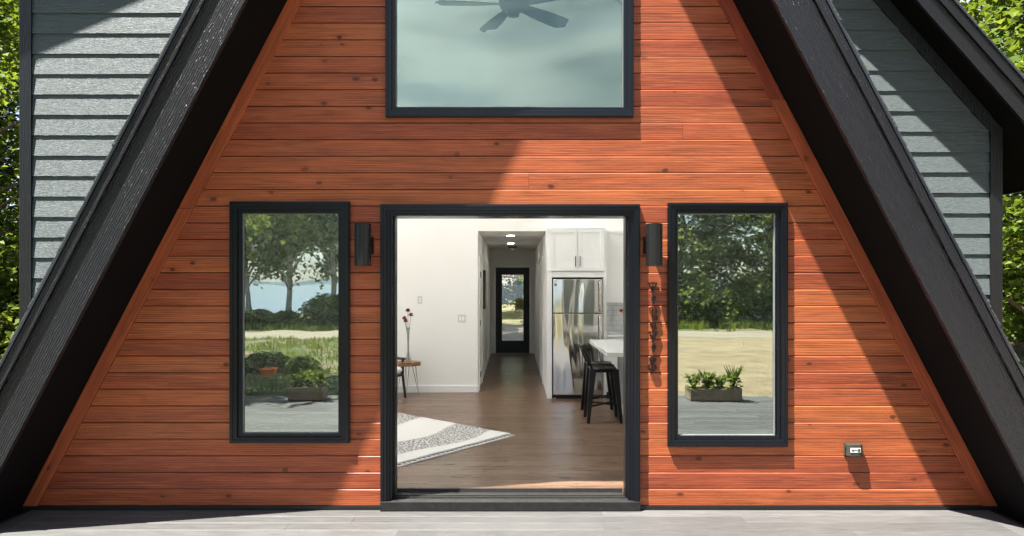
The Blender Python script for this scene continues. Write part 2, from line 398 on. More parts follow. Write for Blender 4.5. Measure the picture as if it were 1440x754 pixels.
# --- cedar cladding: real boards with a chamfered upper edge and an open joint
clad = MB(); rnd = random.Random(3)
zrow = .032; k = 0; TR = .0                         # board pitch .13 m
def abound(z): h = ahalf(z) - .03; return XC - h, XC + h
while zrow < ZAP - .25:
    z0, z1 = zrow, zrow + .13
    # split the row where an opening starts or ends inside it
    cuts = sorted({z0, z1} | {z for h in H for z in (h[2], h[3]) if z0 + .004 < z < z1 - .004})
    jx = rnd.uniform(-3, 3) if rnd.random() < .55 else 9
    jx2 = 9
    tones = {}
    for a, b in zip(cuts[:-1], cuts[1:]):
        top = abs(b - z1) < 1e-6; bot = abs(a - z0) < 1e-6
        mid = (a + b) / 2
        segs = [('L', 'R')]
        spans = [(None, None)]
        xs = sorted([(h[0], h[1]) for h in H if h[2] - .001 <= mid <= h[3] + .001])
        edges = ['L'] + [e for x in xs for e in x] + ['R']
        for i in range(0, len(edges), 2):
            e0, e1 = edges[i], edges[i + 1]
            n0 = abound(mid)[0] if e0 == 'L' else e0; n1 = abound(mid)[1] if e1 == 'R' else e1
            pts = [e0] + [j for j in sorted((jx, jx2)) if n0 + .35 < j < n1 - .35] + [e1]
            for q in range(len(pts) - 1):
                p0, p1 = pts[q], pts[q + 1]
                key = (round(p0, 2) if p0 != 'L' else 'L')
                if key not in tones: tones[key] = rnd.random()
                clad.cur = tones[key]
                def X0(z): return abound(z)[0] if p0 == 'L' else p0 + (.001 if q else 0)
                def X1(z): return abound(z)[1] if p1 == 'R' else p1 - (.001 if q < len(pts) - 2 else 0)
                za = a + (.0015 if bot else 0); zb = b - (.004 if top else 0)
                fl = lambda zz: -.0034 * (zz - z0) / .13
                prof = [(fl(za), za), (fl(zb), zb - .0055), (.002, zb), (.018, zb), (.018, za)] if top else [(fl(za), za), (fl(zb), zb), (.018, zb), (.018, za)]
                n = len(prof); vs = [(X0(z), y, z) for y, z in prof] + [(X1(z), y, z) for y, z in prof]
                clad.idx(vs, [tuple(range(n)), tuple(reversed(range(n, 2 * n)))] + [(i_, (i_ + 1) % n, (i_ + 1) % n + n, i_ + n) for i_ in range(n)])
    zrow = z1
cl = clad.build('cedar_cladding', 'cedar', house)

# backing wall behind the boards (with the same openings), outer face dark, inside painted
def wall_with_holes(mb, xl, xr, z0, z1, hs, y0, y1, extra=()):
    """xl, xr functions of z; slabs between the sorted levels"""
    lev = sorted({z0, z1} | set(extra) | {z for h in hs for z in (h[2], h[3]) if z0 < z < z1})
    for a, b in zip(lev[:-1], lev[1:]):
        mid = (a + b) / 2; xs = sorted([(h[0], h[1]) for h in hs if h[2] <= mid <= h[3]])
        e = ['L'] + [q for x in xs for q in x] + ['R']
        for i in range(0, len(e), 2):
            f0 = (lambda z: xl(z)) if e[i] == 'L' else (lambda z, c=e[i]: c)
            f1 = (lambda z: xr(z)) if e[i + 1] == 'R' else (lambda z, c=e[i + 1]: c)
            if f1(mid) - f0(mid) < .005: continue
            mb.prism([(f0(a), a), (f1(a), a), (f1(b), b), (f0(b), b)], y0, y1)
bk = MB(); wall_with_holes(bk, lambda z: XC - ahalf(z) + .005, lambda z: XC + ahalf(z) - .005, -.2, ZAP - .1, H, .019, .10)
bk.build('front_wall', 'dark_gap', house)
il = MB(); wall_with_holes(il, lambda z: XC - ahalf(z) + .03, lambda z: XC + ahalf(z) - .03, FL, ZAP - .3, H, .101, .125)
il.build('interior_front_wall', 'wall_paint', house)
MB().box(-3.9, 3.86, -.012, .018, .002, .030).build('base_flashing', 'flashing', house)

# --- sloped cedar trim along the soffit
for sgn in (-1, 1):
    def X(z, off): return XC + sgn * (ahalf(z) - off)
    m = MB()
    lv = [.03, 2.35, 4.75, ZAP - .12] if sgn < 0 else [.03, 3.2, 5.6, ZAP - .12]
    for a, b in zip(lv[:-1], lv[1:]):
        m.cur = rnd.random()
        a2 = a + .002
        m.prism([(X(a2, .004), a2), (X(a2, .118), a2), (X(b, .118), b), (X(b, .004), b)], -.022, -.001)
    m.build('rake_trim', 'cedar_trim' if sgn < 0 else 'cedar_trim_right', house, bevel=.003)

# --- roof of the A: soffit slab, rake board, shadow board, drip edge, shingle edge
YF = -.55
for sgn in (-1, 1):
    def P(z, off): return (XC + sgn * (ahalf(z) + off), z)
    def strip(o0, o1, zb, ya, yb, ztop=None):
        # runs from zb up to the centre plane; the two sides meet at x = XC
        zt0 = ZAP + SL * o0; zt1 = ZAP + SL * o1
        poly = [P(zb, o0), (XC, zt0), (XC, zt1), P(zb, o1)]
        return MB().prism(poly, ya, yb)
    side = 'left' if sgn < 0 else 'right'
    mb = strip(0, .30, -.19, YF + .035, .62); o = mb.build('a_frame_roof', 'black_soffit', house)
    tag(o, 'steep A-frame roof slope on the %s with black soffit' % side)
    r = strip(-.004, .285, -.19, YF - .004, YF + .034).build('rake_board', 'black_rake' if sgn < 0 else 'black_rake_right', house, bevel=.004)
    tag(r, ('heavily embossed black rake board of the left slope', 'smoother black rake board of the right slope')[sgn > 0])
    q = strip(.272, .345, -.19, YF - .026, YF - .0045)
    q.build('shadow_board', 'black_rake' if sgn < 0 else 'black_rake_right', house, bevel=.002)
    strip(.3455, .362, -.19, YF - .036, YF - .01).build('drip_edge', 'drip_metal', house)
    # ragged shingle edge
    sh = MB(); z = -.15; rr = random.Random(5 + sgn)
    while z < ZAP + .3:
        h = .125; t_ = .016 + rr.uniform(-.003, .004); o0 = .363
        zt = min(z + h + .03, ZAP + SL * .36)
        sh.prism([P(z, o0), P(zt, o0), P(zt, o0 + .008), P(z, o0 + t_)], YF - .028 + rr.uniform(-.006, .006), .63)
        z += h
    sh.build('shingle_edge', 'shingles', house)
    # painted lining inside the room
    if True:
        lin = MB(); z0, z1 = FL, ZAP - .35
        lin.prism([(XC + sgn * (ahalf(z0) - .012), z0), (XC + sgn * (ahalf(z1) - .012), z1), (XC + sgn * (ahalf(z1) - .03), z1), (XC + sgn * (ahalf(z0) - .03), z0)], .127, .86)
        lin.build('sloped_lining', 'wall_paint', house)

# --- main house: grey gable wall at YS, roof with a 48 degree right slope and a 30 degree left slope
YS = .63; RX, RZ = 0.0, 7.93
XL_, XR_ = at(30, 0, YS)[0], at(1407, 0, YS)[0]            # outer faces of the corner boards
SR, SLF = 1.13, .576
def zroofR(x): return RZ - SR * x
def zroofL(x): return RZ + SLF * x
G0 = -.2
ev = .0
def lap(name, x_in, x_out, top, phase, side):
    """lap siding between the A roof and the corner board; each course is a tilted board"""
    mb = MB(); pitch = 28.62 * (D + YS) / FPX; z = phase
    while z > -.1: z -= pitch
    z += pitch
    r2 = random.Random(11)
    while z < 7.6:
        a, b = z, z + pitch
        def xi(zz): return XC + (1 if side > 0 else -1) * (ahalf(zz) + .20)
        tl = top
        # clip x range by roof at the course's top and bottom
        if side > 0:
            ra, rb = min(x_out, (RZ - a) / SR - .02), min(x_out, (RZ - b) / SR - .02)
            la, lb = xi(a), xi(b)
            if ra <= la: break
            if rb < lb: rb = lb + .001
            polyA = [(la, ra), (lb, rb)]
        else:
            la, lb = max(x_out, (a - RZ) / SLF + .02), max(x_out, (b - RZ) / SLF + .02)
            ra, rb = xi(a), xi(b)
            if ra <= la: break
            if lb > rb: lb = rb - .001
            polyA = [(la, ra), (lb, rb)]
        mb.cur = r2.random()
        (la, ra), (lb, rb) = polyA
        y_b, y_t, th = -.017, -.007, .011
        vs = [(la, YS + y_b, a), (ra, YS + y_b, a), (rb, YS + y_t, b), (lb, YS + y_t, b), (la, YS + .0, a), (ra, YS + .0, a), (rb, YS + 0, b), (lb, YS + 0, b)]
        mb.idx(vs, [(0, 1, 2, 3), (4, 7, 6, 5), (0, 4, 5, 1), (3, 2, 6, 7), (0, 3, 7, 4), (1, 5, 6, 2)])
        z = b
    o = mb.build('lap_siding', 'grey_siding', house)
    tag(o, 'grey lap siding on the %s of the A-frame' % ('right' if side > 0 else 'left'))
cbw = .105
lap('l', None, XL_ + cbw - .004, None, at(0, 133.6, YS)[1], -1)
lap('r', None, XR_ - cbw + .004, None, at(0, 128.6, YS)[1], 1)
# sheathing wall behind the siding, open in the A
zc = {1: zroofR(XR_), -1: zroofL(XL_)}
def sheath(mb, y0, y1, off=0.0, zb=G0):
    for sgn, xo in ((-1, XL_), (1, XR_)):
        xo2 = xo - sgn * (.002 + off)
        roof = (lambda x: (zroofR(x) if sgn > 0 else zroofL(x)) - .003 - off * 1.5)
        zt = roof(xo2)
        xa = lambda z: XC + sgn * (ahalf(z) + (.02 if off else .05))
        lvls = [zb, zt, 6.6]
        zz = zt
        mb.prism([(xa(zb), zb), (xo2, zb), (xo2, zt), (xa(zt), zt)] if xa(zt) * sgn < xo2 * sgn else [], y0, y1)
        z2 = 7.0
        inv = (lambda z: (RZ - .003 - off * 1.5 - z) / SR if sgn > 0 else -(RZ - .003 - off * 1.5 - z) / SLF)
        mb.prism([(xa(zt), zt), (inv(zt), zt), (inv(z2), z2), (xa(z2), z2)], y0, y1)
sw = MB(); sheath(sw, YS + .001, YS + .12); sw.build('gable_wall', 'flashing', house)
sw = MB(); sheath(sw, YS + .125, YS + .145, .05, FL); sw.build('interior_gable_wall', 'wall_paint', house)
# corner boards
zt = zc[-1] - .01
MB().box(XL_, XL_ + cbw, YS - .028, YS - .0005, G0, zt).build('corner_board', 'black_trim', house, bevel=.003)
zt = zc[1] - .01
cbr = MB().prism([(XR_ - cbw, G0), (XR_, G0), (XR_, zt), (XR_ - cbw, zt + cbw * SR)], YS - .028, YS - .0005); cbr.build('corner_board', 'black_trim', house, bevel=.003)
# frieze boards under the rakes
fw = .105
x0 = .25
MB().prism([(x0, zroofR(x0)), (XR_ - cbw - .001, zroofR(XR_ - cbw)), (XR_ - cbw - .001, zroofR(XR_ - cbw) - fw * 1.5), (x0, zroofR(x0) - fw * 1.5)], YS - .027, YS - .0006).build('frieze_board', 'black_trim', house, bevel=.003)
MB().prism([(-x0, zroofL(-x0)), (XL_ + cbw + .001, zroofL(XL_ + cbw)), (XL_ + cbw + .001, zroofL(XL_ + cbw) - fw), (-x0, zroofL(-x0) - fw)], YS - .027, YS - .0006).build('frieze_board', 'black_trim', house, bevel=.003)
# main roof slabs with eave overhang
YRF, YB = .36, 11.25; EO = .44
SKY = (-4.05, -.45, .95, 4.95)      # unseen roof light added in the left slope to brighten the room: x0, x1, y0, y1
def roofside(sgn, s, yf):
    xe = XR_ + EO if sgn > 0 else XL_ - .78
    zf = (lambda x: RZ - s * abs(x))
    th = .24 * math.sqrt(1 + s * s) 
    body = MB()
    def slab(mb, x0, x1, t0, t1, ya, yb): mb.prism([(x0, zf(x0) + .002), (x1, zf(x1) + .002), (x1, zf(x1) + t1), (x0, zf(x0) + t0)], ya, yb)
    tt = lambda x: th * (1 - .4 * abs(x / xe))
    if sgn > 0: slab(body, RX, xe, th, th * .6, yf + .034, YB)
    else:
        slab(body, RX, xe, th, th * .6, yf + .034, SKY[2]); slab(body, RX, xe, th, th * .6, SKY[3], YB)
        slab(body, RX, SKY[1], th, tt(SKY[1]), SKY[2] - .001, SKY[3] + .001); slab(body, SKY[0], xe, tt(SKY[0]), th * .6, SKY[2] - .001, SKY[3] + .001)
    o = body.build('main_roof', 'black_soffit', house); tag(o, 'lower pitched main roof slope on the %s with black eave soffit' % ('right' if sgn > 0 else 'left'))
    nx = .14 * math.sqrt(1 + s * s); e2 = xe + sgn * .02
    MB().prism([(RX, RZ), (e2, zf(e2)), (e2, zf(e2) + nx), (RX, RZ + nx)], yf, yf + .033).build('rake_board', 'black_rake_side', house, bevel=.004)
    n2 = .205 * math.sqrt(1 + s * s)
    MB().prism([(RX, RZ + nx - .02), (e2, zf(e2) + nx - .02), (e2, zf(e2) + n2), (RX, RZ + n2)], yf - .022, yf - .0005).build('shadow_board', 'black_rake_side', house, bevel=.002)
    MB().prism([(RX, RZ + n2 + .001), (e2, zf(e2) + n2 + .001), (e2, zf(e2) + n2 + .018), (RX, RZ + n2 + .018)], yf - .034, yf + .02).build('drip_edge', 'drip_metal', house)
    sh = MB(); x = 0.02; rr = random.Random(9)
    n3 = n2 + .02
    def shin(x0, x1, t0, t1, ya, yb): sh.prism([(x0, zf(x0) + n3), (x1, zf(x1) + n3), (x1, zf(x1) + n3 + t1), (x0, zf(x0) + n3 + t0)], ya, yb)
    while x < abs(xe):
        w = .12 / math.sqrt(1 + s * s) ; t_ = (.018 + rr.uniform(-.004, .005)) * math.sqrt(1 + s * s)
        xa, xb = sgn * x, sgn * min(x + w * 1.1, abs(xe) + .03)
        ya = yf - .026 + rr.uniform(-.006, .006)
        if sgn < 0 and xa < SKY[1] + .12 and xb > SKY[0] - .12: shin(xa, xb, t_ * .4, t_, ya, SKY[2]); shin(xa, xb, t_ * .4, t_, SKY[3], YB)
        else: shin(xa, xb, t_ * .4, t_, ya, YB)
        x += w
    sh.build('shingles', 'shingles', house)
    # eave fascia, running back
    MB().box(xe + sgn * .0005, xe + sgn * .02, yf + .034, YB, zf(xe) - .01, zf(xe) + .15).build('eave_board', 'black_trim', house)
    return
roofside(1, SR, YRF); roofside(-1, SLF, YRF - .05)

# outer side and rear walls (unseen windows added in the side walls to light the big room)
SW = {-1: [(1.15, 2.75, .55, 2.35), (3.1, 4.7, .55, 2.35), (1.15, 2.75, 3.0, 4.7), (3.1, 4.7, 3.0, 4.7)], 1: [(1.2, 2.9, .6, 2.3), (3.1, 3.5, .6, 2.3)]}
for sgn, xo in ((-1, XL_), (1, XR_)):
    zt = (zroofR(xo) if sgn > 0 else zroofL(xo)) - .004
    m = MB(); n = MB()
    def add(mb, xa, xb, z0, z1, ys, ye, hs):
        lev = sorted({z0, z1} | {z for h in hs for z in h[2:] if z0 < z < z1})
        for a, b in zip(lev[:-1], lev[1:]):
            mid = (a + b) / 2; xs = sorted([(h[0], h[1]) for h in hs if h[2] <= mid <= h[3]]); e = [ys] + [q for x in xs for q in x] + [ye]
            for i in range(0, len(e), 2):
                if e[i + 1] - e[i] > .01: mb.box(min(xa, xb), max(xa, xb), e[i], e[i + 1], a, b)
    add(m, xo - sgn * .003, xo - sgn * .12, G0, zt, YS + .121, YB - .2, SW[sgn])
    add(n, xo - sgn * .121, xo - sgn * .14, FL, zt - .2, YS + .146, 5.08, SW[sgn])
    m.build('side_wall', 'grey_siding', house); n.build('interior_side_wall', 'wall_paint', house)
    for (a, b, c, d_) in SW[sgn]:
        w = MB()
        xx0, xx1 = (xo - .16, xo + .02) if sgn > 0 else (xo - .02, xo + .16)
        # frame ring in the YZ plane
        o_ = [(a, c), (b, c), (b, d_), (a, d_)]; i_ = [(a + .06, c + .06), (b - .06, c + .06), (b - .06, d_ - .06), (a + .06, d_ - .06)]
        vs = [(xx0, y, z) for y, z in o_ + i_] + [(xx1, y, z) for y, z in o_ + i_]; fs = []
        for q in range(4):
            j = (q + 1) % 4; fs += [(q, j, j + 4, q + 4), (q + 8, q + 12, j + 12, j + 8), (q, q + 8, j + 8, j), (q + 4, j + 4, j + 12, q + 12)]
        w.idx(vs, fs); wo = w.build('added_side_window', 'black_frame', house)
        MB().box((xx0 + xx1) / 2 - .004, (xx0 + xx1) / 2 + .004, a + .055, b - .055, c + .055, d_ - .055).build('pane', 'side_glass', wo)

# ------------------------------------------------------------------ facade windows
def window(W, name, label, glasspx, gmat='window_glass'):
    x0, x1, z0, z1 = W
    gx0, gz1 = at(glasspx[0], glasspx[2], 0); gx1, gz0 = at(glasspx[1], glasspx[3], 0)
    w = gx0 - x0; wb = gz0 - z0
    m = MB(); m.ring(x0, x1, z0, z1, w * .62, -.034, .05, wb * .62, w * .62)
    a = w * .62; m.ring(x0 + a - .004, x1 - a + .004, z0 + wb * .62 - .004, z1 - a + .004, w * .4, -.016, .06, wb * .40, w * .4)
    m.ring(x0 + w * .08, x1 - w * .08, z0 + w * .08, z1 - w * .08, w * .2, -.040, -.033)
    o = m.build(name, 'black_frame', house, bevel=.0025); tag(o, label)
    t_ = MB().ring(gx0 - .003, gx1 + .003, gz0 - .003, gz1 + .003, .0055, -.004, .05); t_.build('glazing_bead', 'bead_grey', o)
    p = MB(); p.face([(gx0 - .002, .012, gz0 - .002), (gx1 + .002, .012, gz0 - .002), (gx1 + .002, .012, gz1 + .002), (gx0 - .002, .012, gz1 + .002)])
    p.build('pane', gmat, o, recalc=False)
    return o
window(W_L, 'window', 'tall black framed window left of the doorway reflecting trees and lake', (342, 480, 299, 609))
window(W_R, 'window', 'tall black framed window right of the doorway reflecting gravel and planter', (953, 1089, 301, 612))
window(W_T, 'window', 'large black framed window high in the gable reflecting clouds', (557, 876, -156, 151), 'gable_glass')

# ------------------------------------------------------------------ door frame (open)
x0, x1, z0, z1 = DOOR
df = MB()
cw = .062
def jamb(o0, o1, ya, yb, zb=.0):       # U-shaped frame: two legs + head as one body
    a0, a1, b1 = x0 + o0, x1 - o0, z1 - o0; c0, c1, d1 = x0 + o1, x1 - o1, z1 - o1
    df.prism([(a0, zb), (c0, zb), (c0, d1), (c1, d1), (c1, zb), (a1, zb), (a1, b1), (a0, b1)], ya, yb)
jamb(.0, .05, -.040, .04, .076); jamb(.046, .07, -.022, .05, .076); jamb(.068, .088, -.004, .225, .076); jamb(.008, .024, -.047, -.039, .076)
df.build('door_frame', 'black_frame', house, bevel=.0025)
th = MB(); th.box(x0, x1, -.05, -.004, .004, .0745).box(x0 + .02, x1 - .02, -.0035, .228, .0, .0715)
for y in (.05, .10, .205): th.box(x0 + .09, x1 - .09, y, y + .006, .071, .082)
th.box(x0 + .09, x1 - .09, .2115, .228, .071, .098)
th.build('threshold', 'sill_metal', house, bevel=.003)
# stacked screen cassette in the right and left jamb
for xx, nm in ((x0 + .0885, 1), (x1 - .0885 - .012, 1)):
    MB().box(xx, xx + .012, .05, .15, .084, z1 - .0885).build('screen_track', 'black_metal', house)
MB().box(x1 - .108, x1 - .1015, .128, .15, .084, .135).build('strike_block', 'table_wood', house)

# ------------------------------------------------------------------ interior shell
YW, YE = 5.08, 10.86                          # back wall of the room, end of the hall
hx0, hx1, hz = at(672, 0, YW)[0], at(768.5, 0, YW)[0], at(0, 325, YW)[1]
MB().box(XL_ + .15, XR_ - .15, .229, YB - .3, FL - .06, FL).build('interior_floor', 'plank_floor', house)
bw = MB(); wall_with_holes(bw, lambda z: max(XL_ + .142, -(RZ - .06 - z) / SLF), lambda z: min(XR_ - .142, (RZ - .06 - z) / SR), FL, 7.6, [(hx0, hx1, FL - .01, hz)], YW, YW + .11, (RZ - .06 - SR * (XR_ - .142), RZ - .06 - SLF * -(XL_ + .142)))
bw.build('interior_back_wall', 'wall_paint', house)
# vault ceiling (stops at the eaves)
for sgn, s, xo in ((1, SR, XR_ - .13), (-1, SLF, XL_ + .13)):
    zz = lambda x: RZ - s * abs(x)
    vc = MB()
    def vs_slab(x0, x1, ya, yb): vc.prism([(x0, zz(x0) - .02), (x1, zz(x1) - .02), (x1, zz(x1) - .05), (x0, zz(x0) - .05)], ya, yb)
    if sgn > 0: vs_slab(0, xo, YS + .15, YW - .002)
    else:
        vs_slab(0, xo, YS + .15, SKY[2]); vs_slab(0, xo, SKY[3], YW - .002); vs_slab(0, SKY[1], SKY[2], SKY[3]); vs_slab(SKY[0], xo, SKY[2], SKY[3])
    vc.build('vault_ceiling', 'ceiling_paint', house)
zl = lambda x: RZ - SLF * abs(x)
sk = MB(); a_, b_, c_, d_ = SKY
def skb(x0, x1, y0, y1): sk.prism([(x0, zl(x0) - .05), (x1, zl(x1) - .05), (x1, zl(x1) + .36), (x0, zl(x0) + .36)], y0, y1)
skb(a_ + .001, a_ + .05, c_ + .001, d_ - .001); skb(b_ - .05, b_ - .001, c_ + .001, d_ - .001)
for y in (c_ + .001, (c_ + d_) / 2 - .025, d_ - .051): skb(a_ + .0505, b_ - .0505, y, y + .05)
sko = sk.build('added_skylight', 'white_trim', house); tag(sko, 'unseen frosted roof panel added in the left slope to brighten the room')
for y0, y1 in ((c_ + .0515, (c_ + d_) / 2 - .0255), ((c_ + d_) / 2 + .0255, d_ - .0515)):
    MB().prism([(a_ + .051, zl(a_ + .051) + .30), (b_ - .051, zl(b_ - .051) + .30), (b_ - .051, zl(b_ - .051) + .31), (a_ + .051, zl(a_ + .051) + .31)], y0, y1).build('pane', 'frosted_pane', sko)
# hall
MB().box(hx0 - .1, hx0, YW + .111, YE, FL, hz + .1).build('hall_wall', 'wall_paint', house)
MB().box(hx1, hx1 + .1, YW + .111, YE, FL, hz + .1).build('hall_wall', 'wall_paint', house)
MB().box(hx0 + .001, hx1 - .001, YW + .111, YE, hz, hz + .09).build('hall_ceiling', 'ceiling_paint', house)
ddx0, ddz1 = at(697, 376, YE); ddx1, _ = at(744.5, 0, YE)
rw = MB(); wall_with_holes(rw, lambda z: XL_ + .003, lambda z: XR_ - .003, G0, 2.7, [(ddx0, ddx1, FL, ddz1)], YE + .001, YE + .18); 
rw.prism([(XL_ + .003, 2.7), (XR_ - .003, 2.7), (XR_ - .003, zroofR(XR_) - .01), (.0, RZ - .02), (XL_ + .003, zroofL(XL_) - .01)], YE + .001, YE + .18)
rw.build('rear_wall', 'grey_siding', house)
rl = MB(); wall_with_holes(rl, lambda z: hx0 + .001, lambda z: hx1 - .001, FL, hz - .001, [(ddx0, ddx1, FL - .1, ddz1)], YE - .02, YE); rl.build('hall_end_wall', 'wall_paint', house)
# casings + baseboards
cs = MB()
def casing(x0, x1, zt, y0, y1, w=.075):
    cs.prism([(x0 - w, FL + .001), (x0, FL + .001), (x0, zt), (x1, zt), (x1, FL + .001), (x1 + w, FL + .001), (x1 + w, zt + w), (x0 - w, zt + w)], y0, y1)
casing(ddx0, ddx1, ddz1, YE - .036, YE - .021)
cs.build('door_casing', 'white_trim', house, bevel=.003)
bb = MB()
bb.box(XL_ + .145, hx0 - .002, YW - .014, YW - .0005, FL + .001, FL + .105)
bb.box(hx0 + .0005, hx0 + .013, YW + .001, YE - .04, FL + .001, FL + .105)
bb.box(hx1 - .013, hx1 - .0005, YW + .001, YE - .04, FL + .001, FL + .105)
bb.build('baseboard', 'white_trim', house, bevel=.002)

# rear door with glazed leaf
rd = MB(); g0x, g1z = at(706, 386.5, YE); g1x, g0z = at(736, 479, YE)
wall_with_holes(rd, lambda z: ddx0 + .004, lambda z: ddx1 - .004, FL + .012, ddz1 - .004, [(g0x, g1x, g0z, g1z)], YE - .012, YE + .035)
rdo = rd.build('rear_door', 'navy_door', house, bevel=.002); tag(rdo, 'dark glazed door at the far end of the hall')
MB().ring(g0x - .03, g1x + .03, g0z - .03, g1z + .03, .028, YE - .024, YE - .0125).build('glazing_frame', 'navy_door', rdo, bevel=.003)
MB().box(g0x - .002, g1x + .002, YE + .01, YE + .016, g0z - .002, g1z + .002).build('pane', 'rear_glass', rdo)
hh = MB(); hx_, hz_ = at(700.5, 441, YE); hh.box(hx_ - .022, hx_ + .022, YE - .034, YE - .013, hz_ - .07, hz_ + .07); hh.tube([(hx_, YE - .03, hz_), (hx_, YE - .07, hz_), (hx_ + .09, YE - .07, hz_)], .009, 8)
hh.build('handle', 'black_metal', rdo)
for zz in (.35, 1.15, 1.9): MB().tube([(ddx1 - .003, YE - .02, FL + zz - .05), (ddx1 - .003, YE - .02, FL + zz + .05)], .008, 8).build('hinge', 'black_metal', rdo)

# hall side doors: thin casings and leaves seen edge-on
def halldoor(side, ya, yb, ajar, label):
    x = hx0 if side < 0 else hx1; s = 1 if side < 0 else -1
    m = MB(); w = .07; zt = FL + 2.04
    prof = [(ya - w, FL + .001), (ya, FL + .001), (ya, zt), (yb, zt), (yb, FL + .001), (yb + w, FL + .001), (yb + w, zt + w), (ya - w, zt + w)]
    m.prism(prof, x + s * .001, x + s * .026, axis='x')
    c_ = m.build('interior_door', 'white_trim', house, bevel=.003); tag(c_, label)
    lf = MB().box(min(x + s * .0, x + s * .006), max(x, x + s * .006), ya + .005, yb - .005, FL + .008, zt - .004)
    for (a, b) in ((.12, .86), (.98, 1.92)):
        pass
    lf.build('door_leaf', 'white_trim', c_, bevel=.002)
    if side > 0 or ya > YW + 1: return
    for zz in (.25, 1.05, 1.8):
        MB().box(x + s * .006, x + s * .036, ya - .012, ya + .022, FL + zz - .045, FL + zz + .045).build('hinge', 'black_metal', c_)
    return
    kb = MB(); kb.tube([(x + s * .006, yb - .07, FL + .95), (x + s * .06, yb - .07, FL + .95)], [.012, .012], 10); kb.blob((x + s * .07, yb - .07, FL + .95), .028, 2, 0)
    kb.build('knob', 'black_metal', c_, smooth=True)
halldoor(-1, YW + .22, YW + .98, 0, 'white hall door nearest the room on the left, with black hinges')
halldoor(-1, YW + 3.3, YW + 4.06, 0, 'white hall door far along the left wall')
halldoor(1, YW + .95, YW + 1.75, 0, 'white hall door nearest the room on the right')
halldoor(1, YW + 2.2, YW + 2.96, 0, 'middle white hall door on the right')
halldoor(1, YW + 3.9, YW + 4.66, 0, 'white hall door far along the right wall')

# ================================================================== FIXTURES ON THE FACADE
def wall_lamp(px, py, label):
    x, z = at(px, py, 0); x = x / 1.0
    L = thing('wall_lamp', (x, 0, z), label, 'wall lamp', 'black cylinder wall lamps beside the doorway')
    MB().box(x - .066, x + .066, -.014, -.0005, z - .066, z + .066).build('back_plate', 'black_metal', L, bevel=.004)
    MB().tube([(x, -.012, z), (x, -.052, z)], .022, 12).build('bracket', 'black_metal', L)
    R_ = .0625; yc = -.052 - R_
    s = MB(); s.lathe([(R_ - .007, -.152), (R_ - .007, -.16), (R_, -.16), (R_, .16), (R_ - .006, .16), (R_ - .006, .145)], (x, yc, z), 40)
    s.build('shade', 'black_metal', L, smooth='auto')
    MB().lathe([(.034, -.157), (.03, -.12), (.03, -.1)], (x, yc, z), 20).build('bulb', 'plate_white', L, smooth='auto')
wall_lamp(514.5, 345.5, 'black cylinder wall lamp between the left tall window and the doorway')
wall_lamp(915.8, 345.5, 'black cylinder wall lamp above the hanging metal shapes, right of the doorway')

# wall art made of deep metal ribbons
ax0, az0 = at(918, 470, 0)
art = thing('wall_art', (ax0, 0, az0), 'black metal ribbon wall art of linked triangles and rings under the right wall lamp', 'wall art')
def A1(x, y): return at(900 + x / 9.42, 390 + y / 9.42, 0)
def A2(x, y): return at(900 + x / 8.378, 460 + y / 8.378, 0)
def ribbon(name, pts, closed=True, w=.0085, ya=-.026, yb=-.006):
    n = len(pts); m = MB(); P = [Vector((a, b)) for a, b in pts]
    if closed:
        cen = sum(P, Vector((0, 0))) / n
        inner = []
        for i, p in enumerate(P):
            d1 = (P[(i + 1) % n] - p).normalized(); d0 = (p - P[i - 1]).normalized()
            nn = Vector((-(d0 + d1).y, (d0 + d1).x)); nn = nn.normalized() if nn.length > 1e-4 else Vector((0, 0))
            if nn.dot(cen - p) < 0: nn = -nn
            k = w / max(.35, abs(nn.dot(Vector((-d1.y, d1.x))))); inner.append(p + nn * k)
        for i in range(n):
            j = (i + 1) % n
            m.prism([tuple(P[i]), tuple(P[j]), tuple(inner[j]), tuple(inner[i])], ya, yb)
    else:
        for i in range(n - 1):
            d = (P[i + 1] - P[i]).normalized(); q = Vector((-d.y, d.x)) * w
            m.prism([tuple(P[i]), tuple(P[i + 1]), tuple(P[i + 1] + q), tuple(P[i] + q)], ya, yb)
    m.build(name, 'black_metal', art)
def circ(c, r, n=22): return [(c[0] + r * math.cos(2 * math.pi * i / n), c[1] + r * math.sin(2 * math.pi * i / n)) for i in range(n)]
SC = 1 / 9.42 / 180
ribbon('triangle', [A1(105, 72), A1(225, 72), A1(162, 230)])
ribbon('triangle', [A1(143, 282), A1(166, 232), A1(212, 262), A1(178, 352)])
ribbon('crescent', [A1(120, 430), A1(140, 405), A1(168, 400), A1(195, 410), A1(212, 440), A1(208, 470), A1(195, 485)], False)
ribbon('ring', circ(A1(193, 535), 40 * SC))
ribbon('rhombus', [A1(112, 575), A1(150, 605), A1(200, 603), A1(222, 690), A1(155, 697)])
ribbon('triangle', [A2(95, 52), A2(208, 52), A2(152, 178)])
ribbon('triangle', [A2(128, 236), A2(150, 182), A2(190, 222), A2(156, 302)])
ribbon('ring', circ(A2(146, 380), 42 / 8.378 / 180))
ribbon('ring', circ(A2(142, 474), 50 / 8.378 / 180))
MB().tube([(A1(165, 72)[0], -.006, A1(165, 72)[1]), (A2(146, 520)[0], -.006, A2(146, 520)[1])], .0022, 6).build('hanging_rod', 'black_metal', art)

